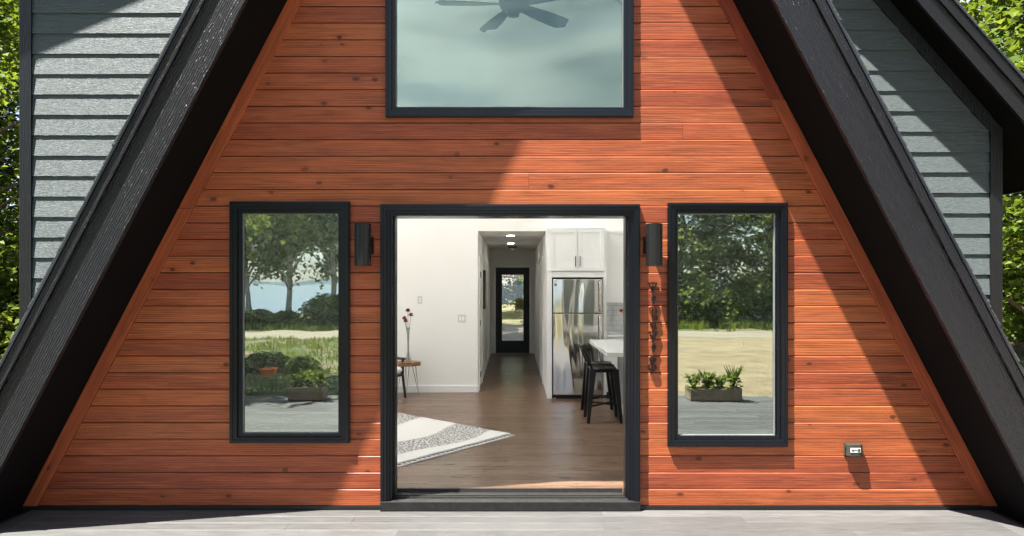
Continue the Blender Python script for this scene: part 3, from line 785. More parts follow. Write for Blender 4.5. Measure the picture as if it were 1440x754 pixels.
# outdoor outlet
ox0, oz1 = at(1186, 622, 0); ox1, oz0 = at(1210.5, 640.5, 0); ocx, ocz = (ox0 + ox1) / 2, (oz0 + oz1) / 2
ol = thing('outdoor_outlet', (ocx, 0, ocz), 'small bronze weatherproof outlet box low on the cedar wall at right', 'outlet')
MB().box(ox0, ox1, -.012, -.0005, oz0, oz1).build('base', 'bronze', ol, bevel=.004)
MB().prism([(ocx + (ox1 - ocx - .004) * math.copysign(abs(math.cos(a)) ** .6, math.cos(a)), -.0125 - .046 * math.sin(a) ** .6) for a in [math.pi * i / 16 for i in range(17)]], oz0 + .004, oz1 - .004, axis='z').build('cover', 'bronze', ol, bevel=.006)
MB().box(ocx - .042, ocx + .038, -.061, -.0585, ocz - .016, ocz + .020).build('label_plate', 'plate_white', ol, bevel=.001)
m = MB()
for i, (a, b) in enumerate(((-.032, -.012), (-.008, .004), (.008, .012))): m.box(ocx + a, ocx + b, -.0622, -.0611, ocz - .003 + .004 * (i % 2), ocz + .008)
m.box(ocx + .016, ocx + .032, -.0622, -.0611, ocz - .01, ocz + .014); m.build('printed_marks', 'bronze', ol)
MB().tube([(ox0 - .005, -.03, oz0 + .02), (ox0 - .005, -.03, oz1 - .02)], .006, 10).build('hinge', 'bronze', ol)

# ================================================================== ROOM CONTENTS
def slope_to(px, py, Z):                 # pixel on the horizontal plane at height Z
    Y = (EYE - Z) * FPX / (py - CY) - D
    return (px - CX) * (D + Y) / FPX, Y
# --- rug
c0 = Vector(slope_to(718, 612, FL)); ang = math.atan2(-.77, -.64)
u = Vector((-.639, -.769)); w_ = Vector((-.769, .639)); LS, LL = 1.85, 2.7
cc_ = c0 + u * LS / 2 + w_ * LL / 2
rug = thing('rug', (cc_.x, cc_.y, FL), 'cream woven rug with grey-black speckled diamonds and a fringed edge inside the doorway', 'rug')
rb = MB(); nu, nw = 48, 70
for i in range(nu):
    for j in range(nw): pass
def rp(a, b, z): q = c0 + u * a + w_ * b; return (q.x, q.y, z)
def wob(a, b): return FL + .011 + .003 * noise.noise(Vector((a * 3, b * 3, 0)))
vs = [rp(LS * i / nu + .006 * noise.noise(Vector((j * .6, i * .1, 4))) * (i in (0, nu)), LL * j / nw + .008 * noise.noise(Vector((i * .7, j * .1, 9))) * (j in (0, nw)), wob(LS * i / nu, LL * j / nw)) for i in range(nu + 1) for j in range(nw + 1)]
fs = [(i * (nw + 1) + j, (i + 1) * (nw + 1) + j, (i + 1) * (nw + 1) + j + 1, i * (nw + 1) + j + 1) for i in range(nu) for j in range(nw)]
rb.idx(vs, fs)
ro = rb.build('rug_pile', 'rug', rug, smooth=True, recalc=False); so = ro.modifiers.new('s', 'SOLIDIFY'); so.thickness = .009; so.offset = -1
fm = MB(); fm2 = MB(); rr = random.Random(2)
a = .02
while a < LS - .02:
    for q in range(4):
        s_ = a + q * .005; d_ = rr.uniform(-.006, .006)
        fm.tube([rp(s_, .002, FL + .009), rp(s_ + d_, -.03, FL + .009), rp(a + .009 + d_, -.048 + rr.uniform(-.004, .004), FL + .005)], [.004, .0035, .003], 5)
    a += .062
fm.tube([rp(.0, -.052, FL + .006), rp(LS * .5, -.054, FL + .006), rp(LS, -.052, FL + .006)], .008, 6)
fm.build('fringe', 'cushion', rug)

# --- side table with vase of carnations
tx, ty = -1.58, 4.72; tz = FL + .515
tb = thing('side_table', (tx, ty, FL), 'small round-edged wood slab side table on black hairpin legs by the white wall', 'side table')
pts = [(tx + .205 * math.cos(a) * (1 + .05 * math.sin(3 * a + 1)), ty + .15 * math.sin(a) * (1 + .06 * math.sin(2 * a))) for a in [2 * math.pi * i / 28 for i in range(28)]]
MB().prism(pts, tz - .062, tz, axis='z').build('table_top', 'table_wood', tb, bevel=.006)
for (lx, ly, fx, fy) in ((.03, -.09, .02, -.13), (.1, .06, .17, .12), (-.1, .05, -.15, .1)):
    MB().tube([(tx + lx - .02, ty + ly, tz - .062), (tx + fx, ty + fy, FL + .006), (tx + lx + .03, ty + ly, tz - .062)], .0055, 8).build('leg', 'black_metal', tb)
vx, vy = at(574.5, 0, ty - .0)[0], ty - .02
va = thing('vase', (vx, vy, tz), 'tall slim clear glass trumpet vase on the wooden side table', 'vase')
MB().lathe([(.042, 0), (.045, .012), (.03, .07), (.014, .14), (.012, .3), (.018, .44), (.03, .5), (.028, .5), (.016, .44), (.010, .3), (.012, .14), (.026, .07), (.038, .016)], (vx, vy, tz), 28).build('glass_body', 'vase_glass', va, smooth=True)
def carnation(px, py, Yf, bx, mat, label, grp, r=.033, base=None, heads=1):
    x, z = at(px, py, Yf)
    b0 = base or (bx, vy, tz + .02)
    f = thing('carnation', b0, label, 'flower', grp)
    mid = (b0[0] * .75 + x * .25, (b0[1] + Yf) / 2, b0[2] + (z - b0[2]) * .62)
    MB().tube([b0, mid, (x, Yf, z)], [.0035, .003, .003], 6).build('stem', 'stem_green', f)
    hb = MB(); rr = random.Random(int(px * 7))
    for i in range(46):
        th_ = rr.uniform(0, 2 * math.pi); ph = rr.uniform(-.3, 1.4); d = Vector((math.cos(th_) * math.cos(ph), math.sin(th_) * math.cos(ph), math.sin(ph)))
        t1 = d.cross(Vector((0, 0, 1))).normalized(); t2 = d.cross(t1); c = Vector((x, Yf, z)) + d * r * .55; s = r * .55
        hb.face([c - t1 * s * .5, c + d * s * .8 - t1 * s * .9 + t2 * s * .3, c + d * s * 1.0 + t2 * s * .5, c + d * s * .8 + t1 * s * .9, c + t1 * s * .5])
    hb.blob((x, Yf, z), r * .72, 2, .4, 6, .8)
    hb.build('bloom', mat, f, recalc=False)
GR = 'dark red carnations in the glass vase'
carnation(573.5, 437, ty - .02, vx - .004, 'petals', 'dark red carnation standing highest in the glass vase', GR)
carnation(577.8, 443, ty - .05, vx + .004, 'petals', 'dark red carnation leaning right in the glass vase', GR)
carnation(569, 448, ty - .0, vx - .002, 'petals', 'dark red carnation at the upper left of the vase, behind the lowest bloom', GR)
carnation(570.5, 451.5, ty - .06, vx + .001, 'petals', 'lowest dark red carnation in the glass vase', GR, r=.03)

# --- armchair (partly behind the jamb)
fx_, fy_ = slope_to(570, 559, FL)
ch = thing('armchair', (0, 0, FL), 'black wood armchair with rounded cream cushion at the left edge of the doorway', 'armchair')
a_ = R(-24); fd = Vector((math.cos(a_), math.sin(a_), 0)); nd = Vector((math.sin(a_), -math.cos(a_), 0))
O = Vector((fx_, fy_, FL))          # far front foot
def C(f, n, z): return tuple(O + fd * f + nd * n + Vector((0, 0, z)))
ch.location = O + fd * -.28 + nd * .29
WD = .58
for n in (0, WD):
    s = .0
    MB().bar(C(.0, n, 0), C(-.05, n, .36), .028, .04).build('leg', 'black_wood', ch, bevel=.004)
    MB().bar(C(-.58, n, 0), C(-.50, n, .36), .028, .04).build('leg', 'black_wood', ch, bevel=.004)
    arm = MB(); arm.bar(C(-.05, n, .355), C(-.045, n, .55), .05, .035); arm.tube([C(-.0, n, .562), C(-.2, n, .565), C(-.42, n, .56), C(-.56, n, .6)], [.018, .022, .02, .018], 10)
    arm.build('arm', 'black_wood', ch, bevel=.003)
fr_ = MB()
for (a1, b1) in (((-.05, 0), (-.05, WD)), ((-.5, 0), (-.5, WD)), ((-.05, 0), (-.5, 0)), ((-.05, WD), (-.5, WD))): fr_.bar(C(a1[0], a1[1], .33), C(b1[0], b1[1], .33), .03, .03, .05, .05)
fr_.build('seat_frame', 'black_wood', ch, bevel=.003)
cu = MB()
def pad(mb, f0, f1, n0, n1, z0, z1, lean=0):
    N = 10; st = []
    def sup(t_, p=.35): return math.copysign(abs(t_) ** p, t_)
    for i in range(N + 1):
        ph = -math.pi / 2 + math.pi * i / N
        for j in range(28):
            th_ = 2 * math.pi * j / 28
            cx = sup(math.cos(th_), .45) * abs(math.cos(ph)) ** .45; cy = sup(math.sin(th_), .45) * abs(math.cos(ph)) ** .45; cz = math.sin(ph)
            z = (z0 + z1) / 2 + cz * (z1 - z0) / 2
            st.append(C((f0 + f1) / 2 + cx * (f1 - f0) / 2 + lean * (z - z0), (n0 + n1) / 2 + cy * (n1 - n0) / 2, z))
    mb.idx(st, [(i * 28 + j, i * 28 + (j + 1) % 28, (i + 1) * 28 + (j + 1) % 28, (i + 1) * 28 + j) for i in range(N) for j in range(28)])
pad(cu, -.56, .025, .02, WD - .02, .345, .475); cu.build('seat_cushion', 'cushion', ch, smooth=True)
cb = MB(); pad(cb, -.62, -.5, .03, WD - .03, .46, .86, -.25); cb.build('back_cushion', 'cushion', ch, smooth=True)

# --- wall plates
def plate(name, px, py, Y, w, h, label, cat, kind):
    x, z = at(px, py, Y); p = thing(name, (x, Y, z), label, cat)
    MB().box(x - w / 2, x + w / 2, Y - .007, Y - .0006, z - h / 2, z + h / 2).build('cover_plate', 'plate_white', p, bevel=.002)
    if kind == 'outlet':
        for s in (-1, 1):
            MB().prism([(x - .017, z + s * .02 - .012), (x + .017, z + s * .02 - .012), (x + .017, z + s * .02 + .012), (x - .017, z + s * .02 + .012)], Y - .010, Y - .0072).build('socket', 'cabinet_white', p, bevel=.002)
    else:
        for k in range(kind):
            xx = x + (k - (kind - 1) / 2) * .046
            MB().box(xx - .017, xx + .017, Y - .0105, Y - .0072, z - .033, z + .033).build('rocker', 'cabinet_white', p, bevel=.002)
plate('wall_outlet', 590.5, 422, YW, .07, .115, 'single white wall plate above and left of the double switch', 'outlet', 'outlet')
plate('light_switch', 649.5, 448, YW, .118, .115, 'double white rocker switch on the wall left of the hall', 'light switch', 2)
plate('wall_outlet', 861, 447.5, YW, .07, .115, 'white outlet on the tiled backsplash beside the fridge', 'outlet', 'outlet')
# switch on the right hall wall
p = thing('light_switch', (hx1, 6.25, 1.25), 'white rocker switch on the right wall of the hall', 'light switch')
MB().box(hx1 - .008, hx1 - .0006, 6.21, 6.28, 1.195, 1.31).build('cover_plate', 'plate_white', p, bevel=.002); MB().box(hx1 - .0115, hx1 - .0082, 6.228, 6.262, 1.22, 1.285).build('rocker', 'cabinet_white', p)
# framed picture, vent and thermostat on the left hall wall
pf = thing('framed_picture', (hx0, 7.1, 1.6), 'narrow dark framed picture on the left wall of the hall', 'picture')
MB().box(hx0 + .001, hx0 + .028, 6.85, 7.45, 1.3, 2.0).build('frame', 'black_metal', pf, bevel=.003); MB().box(hx0 + .0282, hx0 + .03, 6.9, 7.4, 1.35, 1.95).build('print', 'picture_mat', pf)
vn = thing('wall_vent', (hx0, 6.65, 2.3), 'white slatted return vent high on the left hall wall', 'vent')
MB().box(hx0 + .001, hx0 + .012, 6.3, 6.8, 2.27, 2.47).build('vent_frame', 'plate_white', vn, bevel=.002)
m = MB()
for i in range(7): m.box(hx0 + .0122, hx0 + .018, 6.33, 6.77, 2.29 + i * .024, 2.30 + i * .024)
m.build('slats', 'white_trim', vn)
tm = thing('thermostat', (hx0, 8.1, 1.6), 'small white thermostat on the left hall wall beyond the picture', 'thermostat')
MB().box(hx0 + .001, hx0 + .024, 7.85, 7.96, 1.42, 1.53).build('housing', 'cabinet_white', tm, bevel=.004)
# ceiling lights in the hall
GL = 'ceiling lights along the hall'
for i, (Y, px, kind, lab) in enumerate(((6.0, 718, 'flat', 'flat round ceiling light nearest the room in the hall'), (8.2, 718.5, 'flat', 'flat round ceiling light halfway down the hall'))):
    x = (px - CX) * (D + Y) / FPX
    L = thing('ceiling_light', (x, Y, hz), lab, 'ceiling light', GL)
    MB().lathe([(.10, -.008), (.115, -.004), (.115, -.0006)], (x, Y, hz), 28).build('trim_ring', 'white_trim', L, smooth='auto')
    MB().lathe([(.06, -.0115), (.06, -.0085)], (x, Y, hz), 28).build('lens', 'lamp_lens', L, smooth='auto')
x = (720.5 - CX) * (D + 9.5) / FPX
L = thing('ceiling_light', (x, 9.5, hz), 'drum ceiling light with a dark rim near the far hall door', 'ceiling light', GL)
MB().lathe([(.095, -.03), (.095, -.0006)], (x, 9.5, hz), 28).build('rim', 'black_metal', L, smooth='auto')
MB().lathe([(.05, -.075), (.08, -.06), (.085, -.0305)], (x, 9.5, hz), 28).build('diffuser', 'plate_white', L, smooth='auto')

# --- kitchen: fridge cabinet, fridge, upper cabinet, back counter
YK = 4.52
kx0 = at(769.5, 0, YK)[0]; kx1 = at(853, 0, YK)[0]; kz1 = at(0, 320, YK)[1]
fx0, fz1 = at(776.5, 390, YK); fx1, _ = at(848, 0, YK)
kc = thing('fridge_cabinet', ((kx0 + kx1) / 2, (YK + YW) / 2, FL), 'tall white cabinet surround with two shaker doors above the steel fridge', 'cabinet')
c = MB(); c.box(kx0, fx0 - .004, YK, YW - .015, FL + .001, kz1); c.box(fx1 + .004, kx1, YK, YW - .015, FL + .001, kz1); c.box(fx0 - .003, fx1 + .003, YK + .02, YW - .016, fz1 + .0, kz1 - .001); c.box(fx0 - .003, fx1 + .003, YK, YK + .019, fz1, at(0, 382, YK)[1]); c.box(fx0 - .003, fx1 + .003, YK, YK + .019, at(0, 321.5, YK)[1], kz1)
c.build('carcass', 'cabinet_white', kc, bevel=.002)
def shaker(parent, x0, x1, z0, z1, y, hx=None, hz0=None, mat='cabinet_white'):
    m = MB(); m.ring(x0, x1, z0, z1, .055, y - .02, y - .001); m.box(x0 + .05, x1 - .05, y - .011, y - .002, z0 + .05, z1 - .05)
    o = m.build('cabinet_door', mat, parent, bevel=.0015)
    if hx is not None:
        h = MB(); h.tube([(hx, y - .02, hz0), (hx, y - .045, hz0), (hx, y - .045, hz0 + .14), (hx, y - .02, hz0 + .14)], .006, 8); h.build('handle', 'black_metal', o)
xa, za = at(773.5, 322, YK); xm = at(812, 0, YK)[0]; xb, zb = at(849.5, 381, YK)
hz0_ = at(0, 374.5, YK)[1]
shaker(kc, xa, xm - .002, zb, za, YK - .001, at(809, 0, YK)[0], hz0_); shaker(kc, xm + .002, xb, zb, za, YK - .001, at(815.3, 0, YK)[0], hz0_)

fr_t = thing('fridge', ((fx0 + fx1) / 2, YK + .3, FL), 'stainless steel top-freezer fridge set in the white cabinet surround', 'fridge')
yb0 = YK + .06
MB().box(fx0 + .004, fx1 - .004, yb0, YW - .03, FL + .002, fz1 - .006).build('body', 'flashing', fr_t, bevel=.003)
zsp = at(0, 440.5, YK)[1]; zb_ = at(0, 555, YK - .03)[1]
def fdoor(name, z0, z1):
    # slightly bowed door front
    m = MB(); n = 16; xs = [fx0 + .012 + (fx1 - fx0 - .024) * i / n for i in range(n + 1)]
    fy = lambda x: YK - .045 - .012 * (1 - ((x - (fx0 + fx1) / 2) / ((fx1 - fx0) / 2)) ** 2)
    poly = [(x, fy(x)) for x in xs] + [(xs[-1], yb0 - .003), (xs[0], yb0 - .003)]
    m.prism(poly, z0, z1, axis='z'); return m.build(name, 'steel', fr_t, bevel=.004, smooth='auto')
d1 = fdoor('freezer_door', zsp + .006, fz1 - .03); d2 = fdoor('fridge_door', zb_, zsp - .006)
hxx = fx1 - .055
for dd_, za, zb2 in ((d1, zsp + .03, fz1 - .05), (d2, zsp - .75, zsp - .03)):
    MB().tube([(hxx, YK - .05, za), (hxx, YK - .095, za + .03), (hxx, YK - .10, (za + zb2) / 2), (hxx, YK - .095, zb2 - .03), (hxx, YK - .05, zb2)], .011, 10).build('handle', 'steel', dd_, smooth=True)
ex, ez = at(781.3, 400.5, YK - .05)
bd = MB(); bd.tube([(ex, YK - .054, ez), (ex, YK - .048, ez)], .018, 20); bd.build('badge', 'flashing', d1)
MB().tube([(ex - .006, YK - .0552, ez + .006), (ex + .004, YK - .0552, ez + .008), (ex - .007, YK - .0552, ez - .004), (ex + .007, YK - .0552, ez - .006)], .002, 6).build('badge_script', 'plate_white', d1)
MB().box(fx0 + .02, fx1 - .02, YK - .02, YK + .05, FL + .02, zb_ - .006).build('kick_grille', 'flashing', fr_t)
for x in (fx0 + .04, fx1 - .04): MB().tube([(x, YK, FL + .0005), (x, YK, FL + .03)], .016, 12).build('levelling_foot', 'plate_white', fr_t)

YU = YW - .36
uc = thing('upper_cabinet', (kx1 + .5, YW - .17, 1.6), 'white wall cabinet right of the fridge surround above the tiled backsplash', 'cabinet')
uz0 = at(0, 425.5, YU)[1]; uz1 = at(0, 323.5, YU)[1]
MB().box(kx1 + .002, kx1 + 1.9, YU, YW - .001, uz0, uz1).build('carcass', 'cabinet_white', uc, bevel=.002)
for k in range(4): shaker(uc, kx1 + .006 + k * .47, kx1 + .006 + k * .47 + .465, uz0 + .003, uz1 - .003, YU - .001, kx1 + .47 * (k + 1) - .03 if k % 2 == 0 else kx1 + .47 * k + .04, uz0 + .05)
MB().box(kx1 + .002, XR_ - .35, YW - .011, YW - .0006, 1.0, uz0 + .05).build('backsplash', 'backsplash', house)
bc = thing('back_counter', (kx1 + 1, YW - .3, FL), 'white base cabinets with pale counter along the kitchen wall right of the fridge', 'counter')
YBc = YW - .62
MB().box(kx1 + .003, XR_ - .4, YBc + .03, YW - .016, FL + .1, .985).build('base_cabinet', 'cabinet_white', bc, bevel=.002)
MB().box(kx1 + .003, XR_ - .4, YBc + .09, YW - .1, FL + .001, FL + .099).build('toe_kick', 'flashing', bc)
for k in range(4): shaker(bc, kx1 + .01 + k * .5, kx1 + .5 + k * .5, FL + .12, .975, YBc + .029, kx1 + .45 + k * .5, .78)
MB().box(kx1 + .002, XR_ - .38, YBc, YW - .0115, .986, 1.02).build('counter_top', 'quartz', bc, bevel=.004)
# --- island
IX0, IY0, IY1 = 1.02, 2.11, 3.82
isl = thing('kitchen_island', (1.9, 2.96, FL), 'pale grey kitchen island with white overhanging counter beside the black stools', 'kitchen island')
MB().box(IX0, 2.75, IY0, IY1, .962, 1.012).build('counter_top', 'quartz', isl, bevel=.004)
MB().box(1.40, 2.7, IY0 + .06, IY1 - .04, FL + .001, .961).build('base', 'grey_cabinet', isl, bevel=.002)
m = MB(); 
for (a, b) in ((IY0 + .07, IY0 + .6), (IY0 + .62, IY0 + 1.14), (IY0 + 1.16, IY1 - .05)):
    o_ = [(a, FL + .12), (b, FL + .12), (b, .95), (a, .95)]; i_ = [(a + .06, FL + .18), (b - .06, FL + .18), (b - .06, .89), (a + .06, .89)]
    vs = [(1.385, y, z) for y, z in o_ + i_] + [(1.3995, y, z) for y, z in o_ + i_]; fs = []
    for q in range(4):
        j = (q + 1) % 4; fs += [(q, j, j + 4, q + 4), (q + 8, q + 12, j + 12, j + 8), (q, q + 8, j + 8, j), (q + 4, j + 4, j + 12, q + 12)]
    m.idx(vs, fs)
m.build('side_panel', 'grey_cabinet', isl, bevel=.0015)
MB().box(1.386, 1.3994, IY0 + .06, IY1 - .05, FL + .001, FL + .115).build('base_trim', 'white_trim', isl, bevel=.002)
# red flower at the kitchen counter (the rest is behind the jamb)
YV = 4.62
vbx = at(880, 0, YV)[0] + .05
v2 = thing('bud_vase', (vbx, YV, 1.02), 'small glass bud vase on the kitchen counter by the backsplash', 'vase')
MB().lathe([(.03, 0), (.034, .03), (.012, .1), (.014, .16), (.011, .16), (.009, .1), (.03, .03)], (vbx, YV, 1.0205), 20).build('glass_body', 'vase_glass', v2, smooth=True)
carnation(873.5, 437.5, YV - .02, vbx, 'petals_bright', 'bright red carnation in front of the kitchen backsplash', None, r=.03, base=(vbx, YV, 1.04))

# --- counter stools
def stool(cx, cy, label):
    S = thing('counter_stool', (cx, cy, FL), label, 'stool', 'black metal counter stools at the island')
    zs = FL + .645; a = .16; b = .195
    for sx in (-1, 1):
        for sy in (-1, 1):
            lg = MB()
            p0 = Vector((cx + sx * .135, cy + sy * .135, zs - .01)); p1 = Vector((cx + sx * b, cy + sy * b, FL + .012))
            lg.bar(p0, p1, .078, .036, .07, .032)
            o = lg.build('leg', 'black_metal', S, bevel=.006)
            MB().bar(p1 + Vector((0, 0, .012)), p1 - Vector((0, 0, .0115)), .034, .036, .03, .032).build('foot_cap', 'black_wood', o, bevel=.003)
    # seat: rounded square, dished, with a rolled edge and a hand slot
    st = MB(); n = 40
    def rs(r, z): return [(cx + r * math.copysign(abs(math.cos(t_)) ** .5, math.cos(t_)), cy + r * math.copysign(abs(math.sin(t_)) ** .5, math.sin(t_)), z) for t_ in [2 * math.pi * i / n for i in range(n)]]
    rings = [rs(.150, zs - .045), rs(.160, zs - .03), rs(.163, zs - .006), rs(.155, zs + .002), rs(.135, zs - .002), rs(.07, zs - .008), rs(.02, zs - .009)]
    vs = [p for r in rings for p in r]
    st.idx(vs, [(i * n + j, i * n + (j + 1) % n, (i + 1) * n + (j + 1) % n, (i + 1) * n + j) for i in range(len(rings) - 1) for j in range(n)] + [tuple(range((len(rings) - 1) * n, len(rings) * n))])
    st.build('seat', 'black_metal', S, smooth='auto')
    MB().box(cx - .03, cx + .03, cy - .008, cy + .008, zs - .009, zs - .0035).build('hand_slot', 'black_wood', S)
    # low back: two leaning rails, curved top band, centre splat
    bk_ = MB(); zt_ = FL + .865
    def B(y, z): 
        t_ = (z - zs) / (zt_ - zs); return (cx - .145 - .085 * t_ - .02 * (1 - (y / .15) ** 2) * t_, cy + y, z)
    for s in (-1, 1): bk_.tube([B(s * .14, zs - .01), B(s * .145, zs + .1), B(s * .13, zt_ - .05), B(s * .09, zt_)], [.013, .013, .013, .012], 8)
    bk_.tube([B(-.09, zt_), B(-.03, zt_ + .006), B(.03, zt_ + .006), B(.09, zt_)], .013, 8)
    sp_ = [-.05, .05]
    bk_.idx([B(-.045, zs), B(.045, zs), B(.055, zt_), B(-.055, zt_)] + [tuple(Vector(B(y, z)) + Vector((.004, 0, 0))) for y, z in ((-.045, zs), (.045, zs), (.055, zt_), (-.055, zt_))], [(0, 1, 2, 3), (7, 6, 5, 4), (0, 4, 5, 1), (1, 5, 6, 2), (2, 6, 7, 3), (3, 7, 4, 0)])
    bk_.build('backrest', 'black_metal', S, smooth='auto')
    br_ = MB(); zb1 = FL + .2
    k_ = .135 + (.195 - .135) * (1 - .2 / .645)
    for (p, q) in (((-1, -1), (1, 1)), ((-1, 1), (1, -1))): br_.bar((cx + p[0] * k_, cy + p[1] * k_, zb1), (cx + q[0] * k_, cy + q[1] * k_, zb1 + (.012 if p[1] > 0 else 0)), .022, .022, .01, .01)
    br_.build('cross_brace', 'black_metal', S)
    return S
stool(1.085, 2.975, 'black metal counter stool nearest the doorway, standing at the island')
stool(1.10, 3.46, 'black metal counter stool behind the nearer one, beside the fridge')

# --- ceiling fan in the vault
fcx, fcy, fz = 0.0, .93, 4.33
fan = thing('ceiling_fan', (fcx, fcy, fz), 'dark five-blade ceiling fan seen through the upper gable window', 'ceiling fan')
MB().tube([(fcx, fcy, fz + .12), (fcx, fcy, 7.7)], .016, 12).build('down_rod', 'fan_black', fan)
MB().lathe([(.02, -.115), (.05, -.11), (.055, -.07), (.11, -.05), (.135, 0), (.13, .05), (.08, .1), (.03, .15)], (fcx, fcy, fz), 36).build('motor', 'fan_black', fan, smooth='auto')
for a in (183, 113, 44, -30, -103):
    a = R(a); dr = Vector((math.cos(a), math.sin(a), 0)); sd = Vector((-dr.y, dr.x, 0)); m = MB(); n = 12; top = []; 
    for i in range(n + 1):
        t_ = i / n; r = .12 + .60 * t_; w = .045 + .045 * math.sin(min(1, t_ * 1.2) * math.pi / 2) ; 
        if t_ > .88: w *= math.sqrt(max(.03, 1 - ((t_ - .88) / .12) ** 2))
        top += [Vector((fcx, fcy, fz)) + dr * r + sd * w + Vector((0, 0, -.016)), Vector((fcx, fcy, fz)) + dr * r - sd * w + Vector((0, 0, .014))]
    bot = [p + Vector((0, 0, -.008)) for p in top]; N2 = len(top)
    fs = [(2 * i, 2 * i + 1, 2 * i + 3, 2 * i + 2) for i in range(n)] + [(N2 + 2 * i, N2 + 2 * i + 2, N2 + 2 * i + 3, N2 + 2 * i + 1) for i in range(n)]
    fs += [(2 * i, 2 * i + 2, N2 + 2 * i + 2, N2 + 2 * i) for i in range(n)] + [(2 * i + 1, N2 + 2 * i + 1, N2 + 2 * i + 3, 2 * i + 3) for i in range(n)] + [(0, N2, N2 + 1, 1), (N2 - 2, N2 - 1, 2 * N2 - 1, 2 * N2 - 2)]
    m.idx([tuple(p) for p in top + bot], fs); m.build('blade', 'fan_black', fan)

# ================================================================== THE SETTING
# deck: boards run left-right, rounded front right corner, picture-frame border along the sides at the house
dk = MB(); rr = random.Random(21); y = -.014; first = True
def dxr(y):
    if y > -3.9: return 4.35
    t_ = min(1, (-3.9 - y) / 1.6); return 3.45 + .9 * math.sqrt(max(0, 1 - t_ * t_))
def dxl(y): return -4.45
while y > -5.35:
    y0, y1 = y - .1375, y
    xa, xb = (dxl(y), dxr(y)) if y < -.66 else (-3.615, 3.565)
    js = [xa]; x = xa + rr.uniform(.8, 2.8)
    while x < xb - .6: js.append(x); x += rr.uniform(2.2, 3.6)
    js.append(xb)
    for a, b in zip(js[:-1], js[1:]):
        dk.cur = rr.random(); dk.prism([(y0, -.026), (y1, -.026), (y1, -.003), (y1 - .003, 0), (y0 + .003, 0), (y0, -.003)], a + .001, b - .001, axis='x')
    y -= .1445
for xa, xb in ((-3.755, -3.62), (3.57, 3.705)):
    dk.cur = rr.random(); dk.prism([(xa, -.026), (xb, -.026), (xb, -.003), (xb - .003, 0), (xa + .003, 0), (xa, -.003)], -.59, -.014)
deck = dk.build('deck', 'composite_deck'); tag(deck, 'grey composite deck boards in front of the cabin', 'deck', kind='structure')
MB().box(-4.4, 4.3, -3.8, .0, -.2, -.03).build('deck_joists', 'dark_gap', None)
tag(bpy.data.objects['deck_joists'], 'dark framing under the deck boards', 'deck framing', kind='structure')
dj = MB().box(-4.4, 3.4, -5.3, -3.801, -.2, -.03).build('deck_joists', 'dark_gap', None); tag(dj, 'dark framing under the outer deck boards', 'deck framing', kind='structure')

GZ = -.2
def sheet(name, poly, z, mat, label, cat):
    m = MB(); m.face([(x, y, z) for x, y in poly]); o = m.build(name, mat, None, recalc=False)
    return tag(o, label, cat, kind='structure')
def blobpoly(cx, cy, rx, ry, n=40, amp=.15, seed=0):
    return [(cx + rx * math.cos(a) * (1 + amp * noise.noise(Vector((math.cos(a) * 1.5, math.sin(a) * 1.5, seed)))), cy + ry * math.sin(a) * (1 + amp * noise.noise(Vector((math.cos(a) * 1.5, math.sin(a) * 1.5, seed + 5))))) for a in [2 * math.pi * i / n for i in range(n)]]
# land: far behind the house to the horizon, lake shore in front
sheet('ground', [(-3000, -36), (3000, -36), (3000, 3000), (-3000, 3000)], GZ, 'grass_ground', 'patchy lawn and bare earth around the cabin', 'ground')
sheet('shore_bank', [(-3000, -40), (3000, -40), (3000, -36), (-3000, -36)], GZ - .02, 'grass_ground', 'rough bank at the edge of the lake', 'ground')
sheet('lake', [(-3000, -3000), (3000, -3000), (3000, -39), (-3000, -39)], GZ - .9, 'lake_water', 'calm blue lake beyond the road', 'lake')
sheet('gravel_drive', [(3.0, -5.6), (4.6, -4.4), (4.8, -2), (7, 1), (12, 3), (30, -2), (34, -19.0), (-.5, -19.0), (.6, -11), (2.0, -7.5)], GZ + .004, 'gravel', 'sandy gravel drive in front of the cabin', 'driveway')
sheet('road', [(-200, -22.6), (200, -22.6), (200, -19.0), (-200, -19.0)], GZ + .008, 'road_dirt', 'pale dirt road in front of the lawn', 'road')
sheet('rear_drive', blobpoly(1, 20, 9, 6, seed=3), GZ + .004, 'road_dirt', 'pale gravel parking area behind the cabin', 'driveway')
sheet('mulch_bed', blobpoly(-7.6, 3.6, 2.9, 4.6, seed=7), GZ + .004, 'bark_mulch', 'bed of bark chips and dry straw left of the cabin', 'mulch bed')
# far shore
hm = MB(); n = 120; rr = random.Random(4)
top = [4 + 7 * max(0, noise.noise(Vector((i * .11, 0, 0))) + .45) + 2 * noise.noise(Vector((i * .9, 3, 0))) for i in range(n + 1)]
for i in range(n):
    a0, a1 = R(200 + 140 * i / n), R(200 + 140 * (i + 1) / n); r = 1500
    p0, p1 = (math.cos(a0) * r, math.sin(a0) * r), (math.cos(a1) * r, math.sin(a1) * r)
    q0, q1 = (p0[0] * 1.1, p0[1] * 1.1), (p1[0] * 1.1, p1[1] * 1.1)
    hm.face([(*p0, -1.2), (*p1, -1.2), (*q1, top[i + 1] * 1.15), (*q0, top[i] * 1.15)])
hm_o = hm.build('far_shore', 'hill_forest', None, recalc=False); tag(hm_o, 'low wooded shore across the lake', 'shoreline', kind='structure')

